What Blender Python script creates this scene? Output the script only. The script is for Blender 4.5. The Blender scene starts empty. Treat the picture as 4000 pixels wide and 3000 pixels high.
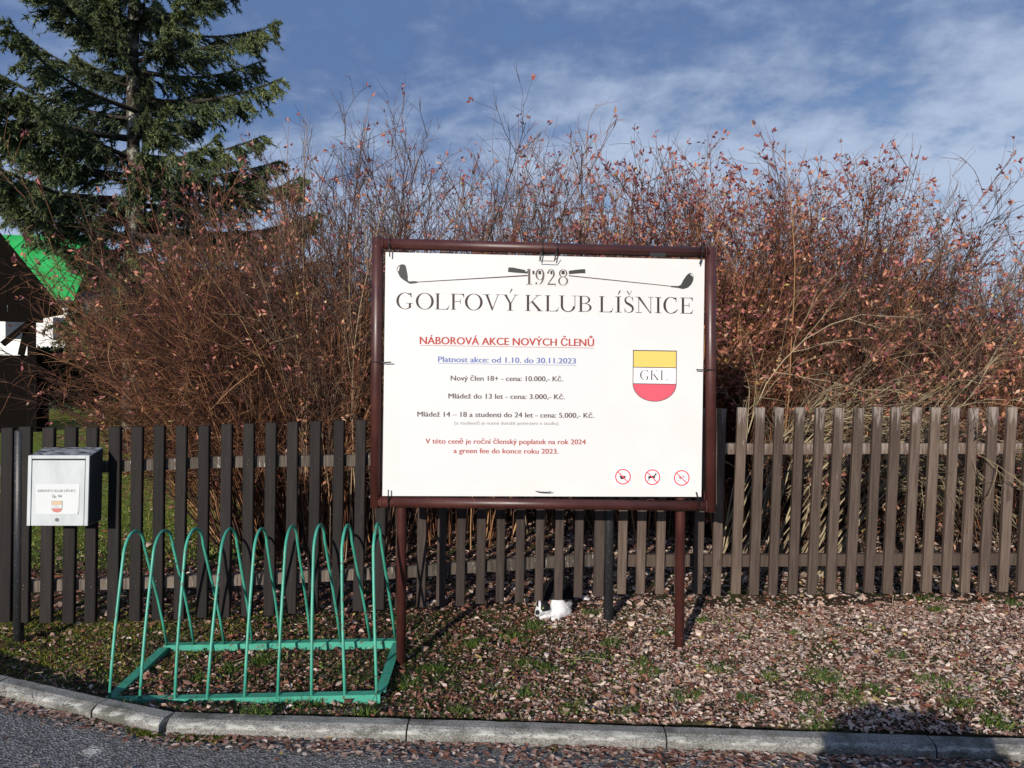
import bpy, bmesh, math, random
import numpy as np
from mathutils import Vector, Matrix

# ---------------------------------------------------------------- camera, sky, sun, exposure
SC = bpy.context.scene
COL = SC.collection
R = math.radians
F = 3100.0                                  # focal length in photo pixels (4000 wide)
cam_d = bpy.data.cameras.new('camera'); cam = bpy.data.objects.new('camera', cam_d); COL.objects.link(cam)
cam_d.sensor_width = 36.0; cam_d.lens = F/4000*36; cam_d.clip_start = 0.05; cam_d.clip_end = 3000
CM = Matrix.Rotation(R(90)-0.0335, 4, 'X') @ Matrix.Rotation(0.018, 4, 'Z')
CM.translation = Vector((0, 0, 1.6)); cam.matrix_world = CM
SC.camera = cam
SUN_EL, SUN_AZ = R(16.0), R(21.0)           # light travels towards +Y turned 21 deg to +X
w = bpy.data.worlds.new('World'); SC.world = w; w.use_nodes = True
def build_world():
    nt = w.node_tree; N = nt.nodes; K = nt.links; N.clear()
    out = N.new('ShaderNodeOutputWorld'); bg = N.new('ShaderNodeBackground'); K.new(bg.outputs[0], out.inputs[0])
    bg.inputs[1].default_value = 0.080
    sky = N.new('ShaderNodeTexSky'); sky.sky_type = 'NISHITA'; sky.sun_disc = False
    sky.sun_elevation = SUN_EL; sky.sun_rotation = R(180)+SUN_AZ; sky.air_density = 1.0; sky.dust_density = 0.6; sky.ozone_density = 2.5
    tc = N.new('ShaderNodeTexCoord'); sp = N.new('ShaderNodeSeparateXYZ'); K.new(tc.outputs['Generated'], sp.inputs[0])
    def M(op, a, b=None, clamp=False):
        m = N.new('ShaderNodeMath'); m.operation = op; m.use_clamp = clamp
        for i, v in enumerate((a, b)):
            if v is None: continue
            if isinstance(v, (int, float)): m.inputs[i].default_value = v
            else: K.new(v, m.inputs[i])
        return m.outputs[0]
    z = M('MAXIMUM', sp.outputs[2], 0.0); den = M('ADD', z, 0.30)
    cx = M('DIVIDE', sp.outputs[0], den); cy = M('DIVIDE', sp.outputs[1], den)
    cb = N.new('ShaderNodeCombineXYZ'); K.new(cx, cb.inputs[0]); K.new(cy, cb.inputs[1])
    def noise(scale, det, rough, off, dist=0.0, sx=1.0):
        mp = N.new('ShaderNodeMapping'); K.new(cb.outputs[0], mp.inputs[0]); mp.inputs[1].default_value = off; mp.inputs[3].default_value = (sx, 1, 1)
        n = N.new('ShaderNodeTexNoise'); K.new(mp.outputs[0], n.inputs[0])
        n.inputs['Scale'].default_value = scale; n.inputs['Detail'].default_value = det; n.inputs['Roughness'].default_value = rough; n.inputs['Distortion'].default_value = dist
        return n.outputs[0]
    def ramp(x, a, b, va=0.0, vb=1.0):
        m = N.new('ShaderNodeMapRange'); m.interpolation_type = 'SMOOTHSTEP'; K.new(x, m.inputs[0])
        m.inputs[1].default_value = a; m.inputs[2].default_value = b; m.inputs[3].default_value = va; m.inputs[4].default_value = vb
        return m.outputs[0]
    def mix(f, a, b):
        m = N.new('ShaderNodeMix'); m.data_type = 'RGBA'
        if isinstance(f, float): m.inputs[0].default_value = f
        else: K.new(f, m.inputs[0])
        for i, v in ((6, a), (7, b)):
            if isinstance(v, tuple): m.inputs[i].default_value = v + (1,)
            else: K.new(v, m.inputs[i])
        return m.outputs[2]
    big = noise(1.1, 3, 0.5, (3.1, 1.2, 0)); mid = noise(4.6, 6, 0.52, (0.4, 2.7, 0), 0.1, 0.9); fine = noise(12.0, 6, 0.6, (5, 1, 0), 0.15, 1.0)
    # cloud tone: thick grey-blue sheets and thin bright parts
    tone = M('ADD', M('MULTIPLY', big, 0.50), M('ADD', M('MULTIPLY', mid, 0.62), M('MULTIPLY', fine, 0.50)))
    low = ramp(z, 0.04, 0.42, 0.50, -0.04)
    side = ramp(sp.outputs[0], -0.25, 0.6, -0.08, 0.14)
    toneb = M('ADD', M('ADD', tone, low), side)
    cloud = mix(ramp(toneb, 0.70, 1.27), (1.35, 2.25, 4.5), (5.3, 6.5, 8.6))
    cov = ramp(M('ADD', M('MULTIPLY', mid, 0.55), M('ADD', M('MULTIPLY', big, 0.15), M('MULTIPLY', fine, 0.45))), 0.40, 0.56, 0.5, 1.0)
    skyb = mix(0.35, sky.outputs[0], (0.9, 2.8, 7.6))
    col = mix(cov, skyb, cloud)
    K.new(col, bg.inputs[0])
build_world()
sun_d = bpy.data.lights.new('sun', 'SUN'); sun = bpy.data.objects.new('sun', sun_d); COL.objects.link(sun)
sun_d.energy = 5.0; sun_d.angle = R(0.5); sun_d.color = (1.0, 0.93, 0.84)
LD = Vector((math.sin(SUN_AZ)*math.cos(SUN_EL), math.cos(SUN_AZ)*math.cos(SUN_EL), -math.sin(SUN_EL)))
sun.rotation_euler = LD.to_track_quat('-Z', 'Y').to_euler(); sun.location = (-4, -10, 6)
vs = SC.view_settings; vs.view_transform = 'Standard'; vs.look = 'None'; vs.gamma = 1.0; vs.use_curve_mapping = False; vs.exposure = 0.12
SC.cycles.max_bounces = 6; SC.cycles.transparent_max_bounces = 8

# ---------------------------------------------------------------- measuring helpers
R3 = CM.to_3x3(); C0 = Vector((0, 0, 1.6))
def ray(px, py): return R3 @ Vector(((px-2000)/F, -(py-1500)/F, -1))
def P(px, py, Y): d = ray(px, py); return C0 + d*(Y/d.y)
def on_plane(px, py, o, n): d = ray(px, py); return C0 + d*((o-C0).dot(n)/d.dot(n))
def sstep(x, a, b): t = np.clip((x-a)/(b-a), 0, 1); return t*t*(3-2*t)
def hnoise(x, y, s, seed=0):               # cheap smooth value noise
    rg = np.random.RandomState(seed); T = rg.rand(64, 64)
    x = np.asarray(x)/s; y = np.asarray(y)/s; xi = np.floor(x).astype(int); yi = np.floor(y).astype(int)
    fx = x-xi; fy = y-yi; fx = fx*fx*(3-2*fx); fy = fy*fy*(3-2*fy)
    g = lambda a, b: T[a % 64, b % 64]
    return (g(xi, yi)*(1-fx)+g(xi+1, yi)*fx)*(1-fy)+(g(xi, yi+1)*(1-fx)+g(xi+1, yi+1)*fx)*fy-.5
def gz(x, y):
    x = np.asarray(x, float); y = np.asarray(y, float)
    base = -.012 + .035*np.clip(x, -4, 4)*sstep(y, 3.45, 4.25)
    near = 1-sstep(y, 9, 14)
    edge = sstep(y, 3.4, 3.7)
    rk = sstep(x, -2.25, -1.9)*(1-sstep(x, -.55, -.35))*sstep(y, 3.5, 3.66)*(1-sstep(y, 4.5, 4.7))
    base = base-.030*rk*(1-sstep(y, 3.8, 4.2))-.012*rk; edge = edge*(1-.75*rk)
    return base + near*edge*(.045*hnoise(x, y, .55, 1)+.022*hnoise(x, y, .17, 2)) + near*.010*hnoise(x, y, .06, 3)

def link(o, parent=None):
    COL.objects.link(o)
    if parent is not None: o.parent = parent
    return o
def tag(o, label=None, cat=None, group=None, kind=None):
    for k, v in (('label', label), ('category', cat), ('group', group), ('kind', kind)):
        if v: o[k] = v
    return o
def empty(name, loc=(0, 0, 0), **kw):
    o = bpy.data.objects.new(name, None); o.empty_display_size = .1; o.location = loc; COL.objects.link(o); return tag(o, **kw)
def child(name, me, parent):               # mesh already in world coordinates, parent an unrotated empty
    o = bpy.data.objects.new(name, me); COL.objects.link(o)
    if parent is not None:
        o.parent = parent
        o.location = -world_of(parent)
    return o
def world_of(o):
    v = Vector(o.location)
    while o.parent is not None: o = o.parent; v = v + o.location
    return v
def mesh_np(name, V, faces, mat=None, attr=None, smooth=False):
    """faces: list of int arrays (M,k)"""
    me = bpy.data.meshes.new(name); V = np.asarray(V, np.float32).reshape(-1, 3)
    me.vertices.add(len(V)); me.vertices.foreach_set('co', V.ravel())
    faces = [np.asarray(f, np.int32) for f in faces if len(f)]
    nl = sum(f.size for f in faces); nf = sum(len(f) for f in faces)
    me.loops.add(nl); me.polygons.add(nf)
    me.loops.foreach_set('vertex_index', np.concatenate([f.ravel() for f in faces]))
    st = []; s = 0
    for f in faces: st.append(s+np.arange(len(f))*f.shape[1]); s += f.size
    me.polygons.foreach_set('loop_start', np.concatenate(st).astype(np.int32))
    if smooth: me.polygons.foreach_set('use_smooth', np.ones(nf, bool))
    if attr is not None:
        a = me.attributes.new('tint', 'FLOAT', 'POINT'); a.data.foreach_set('value', np.asarray(attr, np.float32).ravel())
    me.update(calc_edges=True); me.validate()
    if mat: me.materials.append(mat)
    return me
def bm_mesh(name, bm, mat, smooth=False):
    bmesh.ops.recalc_face_normals(bm, faces=bm.faces)
    me = bpy.data.meshes.new(name); bm.to_mesh(me); bm.free()
    mats = mat if isinstance(mat, (list, tuple)) else [mat]
    for m in mats: me.materials.append(m)
    if smooth:
        for p in me.polygons: p.use_smooth = True
    return me
def box8(bm, pts, mi=0):
    v = [bm.verts.new(p) for p in pts]
    out = []
    for q in ((0, 3, 2, 1), (4, 5, 6, 7), (0, 1, 5, 4), (1, 2, 6, 5), (2, 3, 7, 6), (3, 0, 4, 7)):
        f = bm.faces.new([v[i] for i in q]); f.material_index = mi; out.append(f)
    return v, out
def beam(bm, a, b, wx, wy, side=Vector((1, 0, 0)), bev=0.0, mi=0):
    """box from a to b, wx wide along side, wy deep along the third axis"""
    a = Vector(a); b = Vector(b); d = (b-a).normalized(); s = (side-d*side.dot(d)).normalized(); t = d.cross(s)
    pts = [p+s*(sx*wx/2)+t*(sy*wy/2) for p in (a, b) for sx, sy in ((-1, -1), (1, -1), (1, 1), (-1, 1))]
    t2 = bmesh.new(); box8(t2, pts)
    if bev: bmesh.ops.bevel(t2, geom=list(t2.edges), offset=bev, segments=1, profile=.5, affect='EDGES')
    for f in t2.faces: f.material_index = mi
    tm = bpy.data.meshes.new('tmp'); t2.to_mesh(tm); t2.free(); bm.from_mesh(tm); bpy.data.meshes.remove(tm)
def tube(bm, pts, r, k=12, cap=True, mi=0):
    pts = [Vector(p) for p in pts]; rings = []; n = len(pts); rr = r if hasattr(r, '__len__') else [r]*n
    d0 = (pts[1]-pts[0]).normalized(); u = d0.orthogonal().normalized()
    for i, p in enumerate(pts):
        d = ((pts[min(i+1, n-1)]-pts[max(i-1, 0)])).normalized()
        u = (u-d*u.dot(d)).normalized(); v = d.cross(u)
        rings.append([bm.verts.new(p+(u*math.cos(a)+v*math.sin(a))*rr[i]) for a in [2*math.pi*j/k for j in range(k)]])
    for i in range(n-1):
        for j in range(k):
            f = bm.faces.new((rings[i][j], rings[i][(j+1) % k], rings[i+1][(j+1) % k], rings[i+1][j])); f.smooth = True; f.material_index = mi
    if cap:
        for rg in (rings[0], rings[-1]):
            f = bm.faces.new(rg); f.material_index = mi

# ---------------------------------------------------------------- materials
def mat(name, build):
    m = bpy.data.materials.new(name); m.use_nodes = True; nt = m.node_tree; N = nt.nodes; K = nt.links
    b = N['Principled BSDF']
    class H: pass
    h = H(); h.N = N; h.K = K; h.b = b; h.nt = nt
    def setin(sock, v):
        if isinstance(v, (int, float)): sock.default_value = v
        elif isinstance(v, tuple): sock.default_value = v + ((1,) if len(v) == 3 and len(sock.default_value) == 4 else ())
        else: K.new(v, sock)
    def coord(kind='Object', scale=(1, 1, 1), rnd=False):
        tc = N.new('ShaderNodeTexCoord'); mp = N.new('ShaderNodeMapping'); mp.inputs[3].default_value = scale
        src = tc.outputs[kind]
        if rnd:
            oi = N.new('ShaderNodeObjectInfo'); va = N.new('ShaderNodeVectorMath'); va.operation = 'ADD'
            mm = N.new('ShaderNodeMath'); mm.operation = 'MULTIPLY'; mm.inputs[1].default_value = 37.0; K.new(oi.outputs['Random'], mm.inputs[0])
            K.new(src, va.inputs[0]); K.new(mm.outputs[0], va.inputs[1]); src = va.outputs[0]
        K.new(src, mp.inputs[0]); return mp.outputs[0]
    def noise(vec, scale, det=5, rough=.6, dist=0):
        n = N.new('ShaderNodeTexNoise'); K.new(vec, n.inputs[0]); n.inputs['Scale'].default_value = scale; n.inputs['Detail'].default_value = det
        n.inputs['Roughness'].default_value = rough; n.inputs['Distortion'].default_value = dist; return n.outputs[0]
    def rng(x, a, b_, c=0.0, d=1.0):
        m_ = N.new('ShaderNodeMapRange'); m_.interpolation_type = 'SMOOTHSTEP'; K.new(x, m_.inputs[0])
        for i, v in enumerate((a, b_, c, d)): m_.inputs[i+1].default_value = v
        return m_.outputs[0]
    def mix(f, a, b_):
        m_ = N.new('ShaderNodeMix'); m_.data_type = 'RGBA'; setin(m_.inputs[0], f); setin(m_.inputs[6], a); setin(m_.inputs[7], b_); return m_.outputs[2]
    def math_(op, a, b_):
        m_ = N.new('ShaderNodeMath'); m_.operation = op; setin(m_.inputs[0], a); setin(m_.inputs[1], b_); return m_.outputs[0]
    def ramp(x, stops):
        r = N.new('ShaderNodeValToRGB'); K.new(x, r.inputs[0]); e = r.color_ramp.elements
        while len(e) < len(stops): e.new(.5)
        for i, (p, c) in enumerate(stops): e[i].position = p; e[i].color = c+(1,)
        return r.outputs[0]
    def bump(hgt, strength, dist):
        n = N.new('ShaderNodeBump'); n.inputs['Strength'].default_value = strength; n.inputs['Distance'].default_value = dist; K.new(hgt, n.inputs['Height']); K.new(n.outputs[0], b.inputs['Normal'])
    def attr(nm):
        a = N.new('ShaderNodeAttribute'); a.attribute_name = nm; return a.outputs['Fac']
    def rough(v, spec=.3): setin(b.inputs['Roughness'], v); b.inputs['Specular IOR Level'].default_value = spec
    def base(v): setin(b.inputs['Base Color'], v)
    h.coord = coord; h.noise = noise; h.rng = rng; h.mix = mix; h.math = math_; h.ramp = ramp; h.bump = bump; h.attr = attr; h.rough = rough; h.base = base
    build(h); return m
def plain(name, c, r=.6, spec=.3, metal=0.0):
    def f(h): h.base(c); h.rough(r, spec); h.b.inputs['Metallic'].default_value = metal
    return mat(name, f)
def wood(dark, light, wear, wearamt, ztop=None):
    def f(h):
        v = h.coord('Object', (1, 1, .05), True); v2 = h.coord('Object', (1, 1, .3), True)
        n = h.noise(v, 70, 6, .65, .5); n2 = h.noise(v2, 9, 4, .6)
        c = h.mix(h.rng(n, .3, .7), dark, light); c = h.mix(h.rng(n2, .35, .75, 0, .5), c, dark)
        oi = h.N.new('ShaderNodeObjectInfo'); hv = h.N.new('ShaderNodeHueSaturation'); h.K.new(c, hv.inputs['Color'])
        h.K.new(h.rng(oi.outputs['Random'], 0, 1, .68, 1.3), hv.inputs['Value']); c = hv.outputs[0]
        w1 = h.noise(h.coord('Object', (1, 1, .12), True), 60, 5, .7); 
        wm = h.rng(w1, wearamt, wearamt+.07)
        if ztop is not None:
            sp = h.N.new('ShaderNodeSeparateXYZ'); tc = h.N.new('ShaderNodeTexCoord'); h.K.new(tc.outputs['Object'], sp.inputs[0])
            wt = h.rng(h.math('ADD', h.math('MULTIPLY', w1, .5), h.math('MULTIPLY', h.rng(sp.outputs[2], ztop-.28, ztop), .22)), .40, .50, 0, .6)
            wm = h.math('MAXIMUM', wm, wt)
        c = h.mix(h.math('MULTIPLY', wm, .8), c, wear)
        kn = h.noise(h.coord('Object', (1, 1, .45), True), 13, 2, .5); c = h.mix(h.rng(kn, .70, .76, 0, .8), c, dark)
        h.base(c); h.rough(.72, .25); h.bump(n, .8, .004)
    return f
M = {}
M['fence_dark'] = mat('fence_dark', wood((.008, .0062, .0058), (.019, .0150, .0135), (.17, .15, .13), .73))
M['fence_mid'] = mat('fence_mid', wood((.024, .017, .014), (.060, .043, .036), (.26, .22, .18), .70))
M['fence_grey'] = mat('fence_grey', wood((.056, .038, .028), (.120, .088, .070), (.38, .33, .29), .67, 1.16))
M['rail_old'] = mat('rail_old', wood((.045, .035, .027), (.16, .13, .105), (.42, .40, .36), .60))
def f_lichen(h):
    n = h.noise(h.coord('Object'), 35, 6, .7); h.base(h.mix(h.rng(n, .4, .62), (.20, .17, .13), (.52, .52, .46))); h.rough(.9, .1); h.bump(n, .8, .01)
M['lichen_rail'] = mat('lichen_rail', f_lichen)
def f_brown(h):
    v = h.coord('Object'); n = h.noise(v, 260, 4, .6); n2 = h.noise(v, 7, 5, .6); n3 = h.noise(v, 30, 6, .7)
    c = h.mix(h.rng(n2, .3, .7), (.042, .012, .010), (.064, .018, .014)); c = h.mix(h.rng(n3, .66, .72, 0, .8), c, (.25, .13, .10))
    h.base(c); h.rough(h.rng(n2, .2, .8, .34, .5), .55); h.bump(n, .35, .0012)
M['brown_paint'] = mat('brown_paint', f_brown)
def f_black(h):
    v = h.coord('Object'); n = h.noise(v, 120, 5, .7); c = h.mix(h.rng(n, .55, .7), (.016, .017, .019), (.11, .11, .11)); h.base(c); h.rough(.45, .5); h.bump(n, .5, .002)
M['black_steel'] = mat('black_steel', f_black)
def f_green(h):
    v = h.coord('Object'); n = h.noise(v, 38, 6, .65); n2 = h.noise(v, 6, 4, .6)
    c = h.mix(h.rng(n2, .3, .7), (.034, .24, .165), (.060, .33, .235)); c = h.mix(h.rng(n, .60, .66, 0, .9), c, (.10, .05, .03)); c = h.mix(h.rng(h.noise(v, 90, 3, .5), .68, .73, 0, .6), c, (.32, .42, .32))
    h.base(c); h.rough(.42, .4); h.bump(n, .2, .001)
M['green_paint'] = mat('green_paint', f_green)
def f_board(h):
    v = h.coord('Object'); n = h.noise(v, 3, 5, .6); s = h.noise(h.coord('Object', (1, 1, .3)), 16, 6, .7)
    c = h.mix(h.rng(n, .3, .7), (.585, .58, .565), (.62, .614, .60)); c = h.mix(h.rng(s, .62, .8, 0, .35), c, (.62, .615, .60)); h.base(c); h.rough(.38, .35)
M['board'] = mat('board', f_board)
M['paper'] = plain('paper', (.588, .59, .59), .45)
M['paper_white'] = plain('paper_white', (.74, .74, .75), .45)
M['ink'] = plain('ink', (.035, .022, .024), .5); M['ink_soft'] = plain('ink_soft', (.10, .075, .075), .5); M['ink_grey'] = plain('ink_grey', (.20, .18, .18), .5)
M['club_grey'] = plain('club_grey', (.035, .037, .036), .5); M['shaft'] = plain('shaft', (.05, .028, .032), .5)
M['red_ink'] = plain('red_ink', (.37, .045, .035), .5); M['red_soft'] = plain('red_soft', (.34, .075, .065), .5)
M['blue_ink'] = plain('blue_ink', (.12, .16, .36), .5)
M['crest_yellow'] = plain('crest_yellow', (.60, .47, .12), .5); M['crest_red'] = plain('crest_red', (.58, .085, .12), .5)
M['crest_yellow_faded'] = plain('crest_yellow_faded', (.50, .37, .25), .5); M['crest_red_faded'] = plain('crest_red_faded', (.46, .16, .14), .5)
M['label_paper'] = plain('label_paper', (.52, .54, .545), .5)
M['ban_red'] = plain('ban_red', (.66, .07, .09), .5)
M['cable'] = plain('cable', (.012, .012, .012), .4, .5)
def f_mail(h):
    n = h.noise(h.coord('Object', (1, 1, .4)), 14, 6, .7); h.base(h.mix(h.rng(n, .35, .75), (.47, .50, .51), (.39, .42, .43))); h.rough(.35, .45)
M['mail_white'] = mat('mail_white', f_mail)
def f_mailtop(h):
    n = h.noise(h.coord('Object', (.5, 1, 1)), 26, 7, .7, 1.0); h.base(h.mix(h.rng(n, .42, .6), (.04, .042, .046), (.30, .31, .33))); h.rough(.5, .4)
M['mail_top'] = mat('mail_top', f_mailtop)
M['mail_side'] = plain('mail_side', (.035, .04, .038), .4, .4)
M['dark_gap'] = plain('dark_gap', (.02, .02, .022), .7)
M['chrome'] = plain('chrome', (.45, .45, .45), .25, .5, 1.0)
def f_conc(h):
    v = h.coord('Object'); n = h.noise(v, 5, 6, .65); n2 = h.noise(v, 150, 4, .7); n3 = h.noise(h.coord('Object', (.25, 1, 1)), 16, 6, .7)
    c = h.mix(h.rng(n2, .36, .62), (.11, .108, .10), (.32, .315, .295)); c = h.mix(h.rng(n3, .54, .72, 0, .65), c, (.52, .51, .47)); c = h.mix(h.rng(n, .46, .66, 0, .75), c, (.060, .060, .045)); c = h.mix(h.rng(h.noise(v, 55, 5, .75), .60, .70, 0, .7), c, (.05, .055, .04))
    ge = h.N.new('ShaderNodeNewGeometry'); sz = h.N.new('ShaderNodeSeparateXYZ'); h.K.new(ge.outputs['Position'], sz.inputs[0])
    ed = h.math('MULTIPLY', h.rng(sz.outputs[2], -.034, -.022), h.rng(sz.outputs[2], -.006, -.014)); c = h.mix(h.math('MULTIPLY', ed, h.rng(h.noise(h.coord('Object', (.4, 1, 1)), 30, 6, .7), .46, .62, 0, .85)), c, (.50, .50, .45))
    c = h.mix(h.math('MULTIPLY', h.rng(sz.outputs[2], -.040, -.064), h.rng(n, .40, .55, .2, .9)), c, (.07, .065, .05))
    h.base(c); h.rough(.9, .15); h.bump(n2, .9, .006)
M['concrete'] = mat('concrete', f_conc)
def f_asph(h):
    v = h.coord('Object'); vo = h.N.new('ShaderNodeTexVoronoi'); h.K.new(v, vo.inputs[0]); vo.inputs['Scale'].default_value = 95
    n = h.noise(v, 320, 3, .7); n2 = h.noise(v, 2.2, 5, .6)
    sp = h.N.new('ShaderNodeSeparateColor'); h.K.new(vo.outputs['Color'], sp.inputs[0])
    c = h.mix(h.rng(sp.outputs[0], .2, .95), (.070, .066, .064), (.25, .24, .235)); c = h.mix(h.rng(n, .55, .75, 0, .6), c, (.34, .34, .35)); c = h.mix(h.rng(n2, .3, .7, 0, .45), c, (.10, .098, .10))
    vd = h.N.new('ShaderNodeVectorMath'); vd.operation = 'DISTANCE'; h.K.new(v, vd.inputs[0]); vd.inputs[1].default_value = (-1.71, 3.235, -.062)
    c = h.mix(h.rng(h.math('ADD', vd.outputs['Value'], h.math('MULTIPLY', h.noise(v, 45, 5, .7), .09)), .105, .045, 0, .75), c, (.62, .61, .55))
    h.base(c); h.rough(.85, .2); h.bump(vo.outputs['Distance'], .9, .006)
M['asphalt'] = mat('asphalt', f_asph)
def f_ground(h):
    v = h.coord('Object'); n = h.noise(v, 40, 8, .7); n2 = h.noise(v, 3, 5, .6); sp = h.N.new('ShaderNodeSeparateXYZ'); h.K.new(v, sp.inputs[0])
    c = h.mix(h.rng(n, .35, .7), (.020, .016, .010), (.075, .055, .036))
    c = h.mix(h.rng(h.noise(v, 90, 5, .7), .5, .7, 0, .8), c, (.17, .105, .08))
    c = h.mix(h.rng(n2, .45, .62, 0, .7), c, h.mix(n, (.022, .035, .008), (.06, .085, .015)))
    grass = h.mix(h.rng(h.noise(v, 22, 8, .75), .3, .7), (.06, .10, .012), (.24, .29, .045)); grass = h.mix(h.rng(h.noise(v, 1.5, 5, .6), .5, .7, 0, .5), grass, (.20, .15, .05))
    far = h.math('MAXIMUM', h.math('MULTIPLY', h.rng(sp.outputs[1], 6.4, 7.6), h.rng(h.math('ADD', sp.outputs[0], h.math('MULTIPLY', n2, 1.5)), -1.6, -2.6)), h.rng(sp.outputs[1], 12, 14))
    c = h.mix(far, c, grass)
    h.base(c); h.rough(.95, .1); h.bump(n, 1.0, .02)
M['ground'] = mat('ground', f_ground)
def leafmat(name, stops, trans=.25, r=.6):
    def f(h):
        c = h.ramp(h.attr('tint'), stops); h.base(c); h.rough(r, .3)
        tr = h.N.new('ShaderNodeBsdfTranslucent'); h.K.new(c, tr.inputs[0]); mx = h.N.new('ShaderNodeMixShader'); mx.inputs[0].default_value = trans
        out = [n for n in h.N if n.type == 'OUTPUT_MATERIAL'][0]
        h.K.new(h.b.outputs[0], mx.inputs[1]); h.K.new(tr.outputs[0], mx.inputs[2]); h.K.new(mx.outputs[0], out.inputs[0])
    return mat(name, f)
M['litter'] = leafmat('litter', [(0, (.045, .022, .015)), (.2, (.15, .06, .04)), (.36, (.29, .12, .075)), (.5, (.32, .21, .17)), (.66, (.49, .345, .27)), (.82, (.62, .49, .41)), (.97, (.72, .62, .53)), (1, (.50, .36, .12))], .1, .7)
M['shrub_leaf'] = leafmat('shrub_leaf', [(0, (.14, .045, .060)), (.3, (.30, .10, .11)), (.5, (.48, .18, .14)), (.7, (.62, .28, .14)), (.88, (.66, .44, .32)), (1, (.64, .50, .14))], .3, .5)
M['bark_red'] = leafmat('bark_red', [(0, (.018, .009, .008)), (.38, (.062, .027, .019)), (.68, (.24, .10, .046)), (1, (.52, .32, .15))], 0, .7)
M['bark_brown'] = leafmat('bark_brown', [(0, (.016, .011, .010)), (.42, (.058, .038, .029)), (.72, (.18, .11, .07)), (1, (.44, .33, .20))], 0, .7)
M['bark_pale'] = leafmat('bark_pale', [(0, (.08, .055, .035)), (.5, (.22, .17, .10)), (1, (.42, .35, .22))], 0, .7)
M['grass'] = leafmat('grass', [(0, (.020, .045, .008)), (.5, (.060, .115, .018)), (.75, (.15, .22, .035)), (1, (.36, .34, .10))], .3, .6)
M['moss'] = leafmat('moss', [(0, (.03, .055, .008)), (.5, (.12, .15, .014)), (1, (.42, .36, .05))], .2, .9)
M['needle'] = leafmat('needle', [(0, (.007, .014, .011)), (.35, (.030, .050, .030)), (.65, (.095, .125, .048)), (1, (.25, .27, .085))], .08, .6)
def f_spbark(h):
    v = h.coord('Object', (1, 1, .5)); n = h.noise(v, 9, 7, .7); h.base(h.mix(h.rng(n, .46, .64), (.045, .036, .030), (.38, .36, .30))); h.rough(.95, .1); h.bump(n, 1, .03)
M['spruce_bark'] = mat('spruce_bark', f_spbark)
M['limb'] = plain('limb', (.035, .028, .022), .9)
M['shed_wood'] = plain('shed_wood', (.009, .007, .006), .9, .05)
M['green_roof'] = mat('green_roof', lambda h: (h.base(h.mix(h.rng(h.noise(h.coord('Object'), .6, 4, .6), .3, .7), (.02, .30, .055), (.035, .40, .09))), h.rough(.45, .3)))
M['white_wall'] = mat('white_wall', lambda h: (h.base(h.mix(h.noise(h.coord('Object'), 2, 5, .6), (.70, .69, .68), (.80, .79, .78))), h.rough(.9, .1)))
M['dark_roof'] = plain('dark_roof', (.05, .05, .055), .7)
M['glass'] = plain('glass', (.03, .035, .045), .1, .6)
M['cat_fur'] = leafmat('cat_fur', [(0, (.006, .006, .007)), (.45, (.014, .014, .015)), (.55, (.40, .40, .42)), (1, (.66, .66, .67))], .05, .7)
M['cat_pink'] = plain('cat_pink', (.55, .30, .26), .6); M['cat_eye'] = plain('cat_eye', (.30, .42, .12), .2, .5)
M['terracotta'] = plain('terracotta', (.30, .11, .06), .8)

# ---------------------------------------------------------------- ground, road, kerb
KB = [Vector((-9.0, 6.43)), Vector((-2.42, 3.82)), Vector((-1.83, 3.60)), Vector((-1.47, 3.475)), Vector((.443, 3.43)), Vector((2.06, 3.375)), Vector((9.0, 3.16))]  # back top edge
def kerb_y(x):
    return np.interp(x, [p.x for p in KB], [p.y for p in KB])
def build_ground():
    xs = np.concatenate([-np.geomspace(900, 4.3, 34), np.arange(-4.2, 4.2, .035), np.geomspace(4.3, 900, 34)])
    ys = np.concatenate([np.linspace(-40, 3.0, 6), np.arange(3.1, 7.6, .035), np.geomspace(7.7, 1400, 60)])
    X, Y = np.meshgrid(xs, ys); Z = gz(X, Y)
    kd = Y-kerb_y(X)
    Z = np.where(kd < -.03, -.35, np.where(kd < .045, Z-.045, Z))
    n, m = X.shape; idx = np.arange(n*m).reshape(n, m)
    q = np.stack([idx[:-1, :-1], idx[:-1, 1:], idx[1:, 1:], idx[1:, :-1]], -1).reshape(-1, 4)
    o = bpy.data.objects.new('ground', mesh_np('ground', np.stack([X, Y, Z], -1), [q], M['ground'], smooth=True)); COL.objects.link(o)
    tag(o, 'leaf strewn earth and sparse lawn on both sides of the fence', kind='structure')
    bm = bmesh.new(); vs_ = [bm.verts.new((p.x, p.y-.05, -.062)) for p in KB] + [bm.verts.new((60, 1.5, -.062)), bm.verts.new((60, -60, -.062)), bm.verts.new((-60, -60, -.062)), bm.verts.new((-60, 27, -.062))]
    f = bm.faces.new(vs_); bmesh.ops.triangulate(bm, faces=[f])
    me = bm_mesh('road', bm, M['asphalt'])
    if me.polygons[0].normal.z < 0: me.flip_normals()
    o = bpy.data.objects.new('road', me); COL.objects.link(o); tag(o, 'worn grey asphalt road in front of the kerb', kind='structure')
build_ground()
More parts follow.
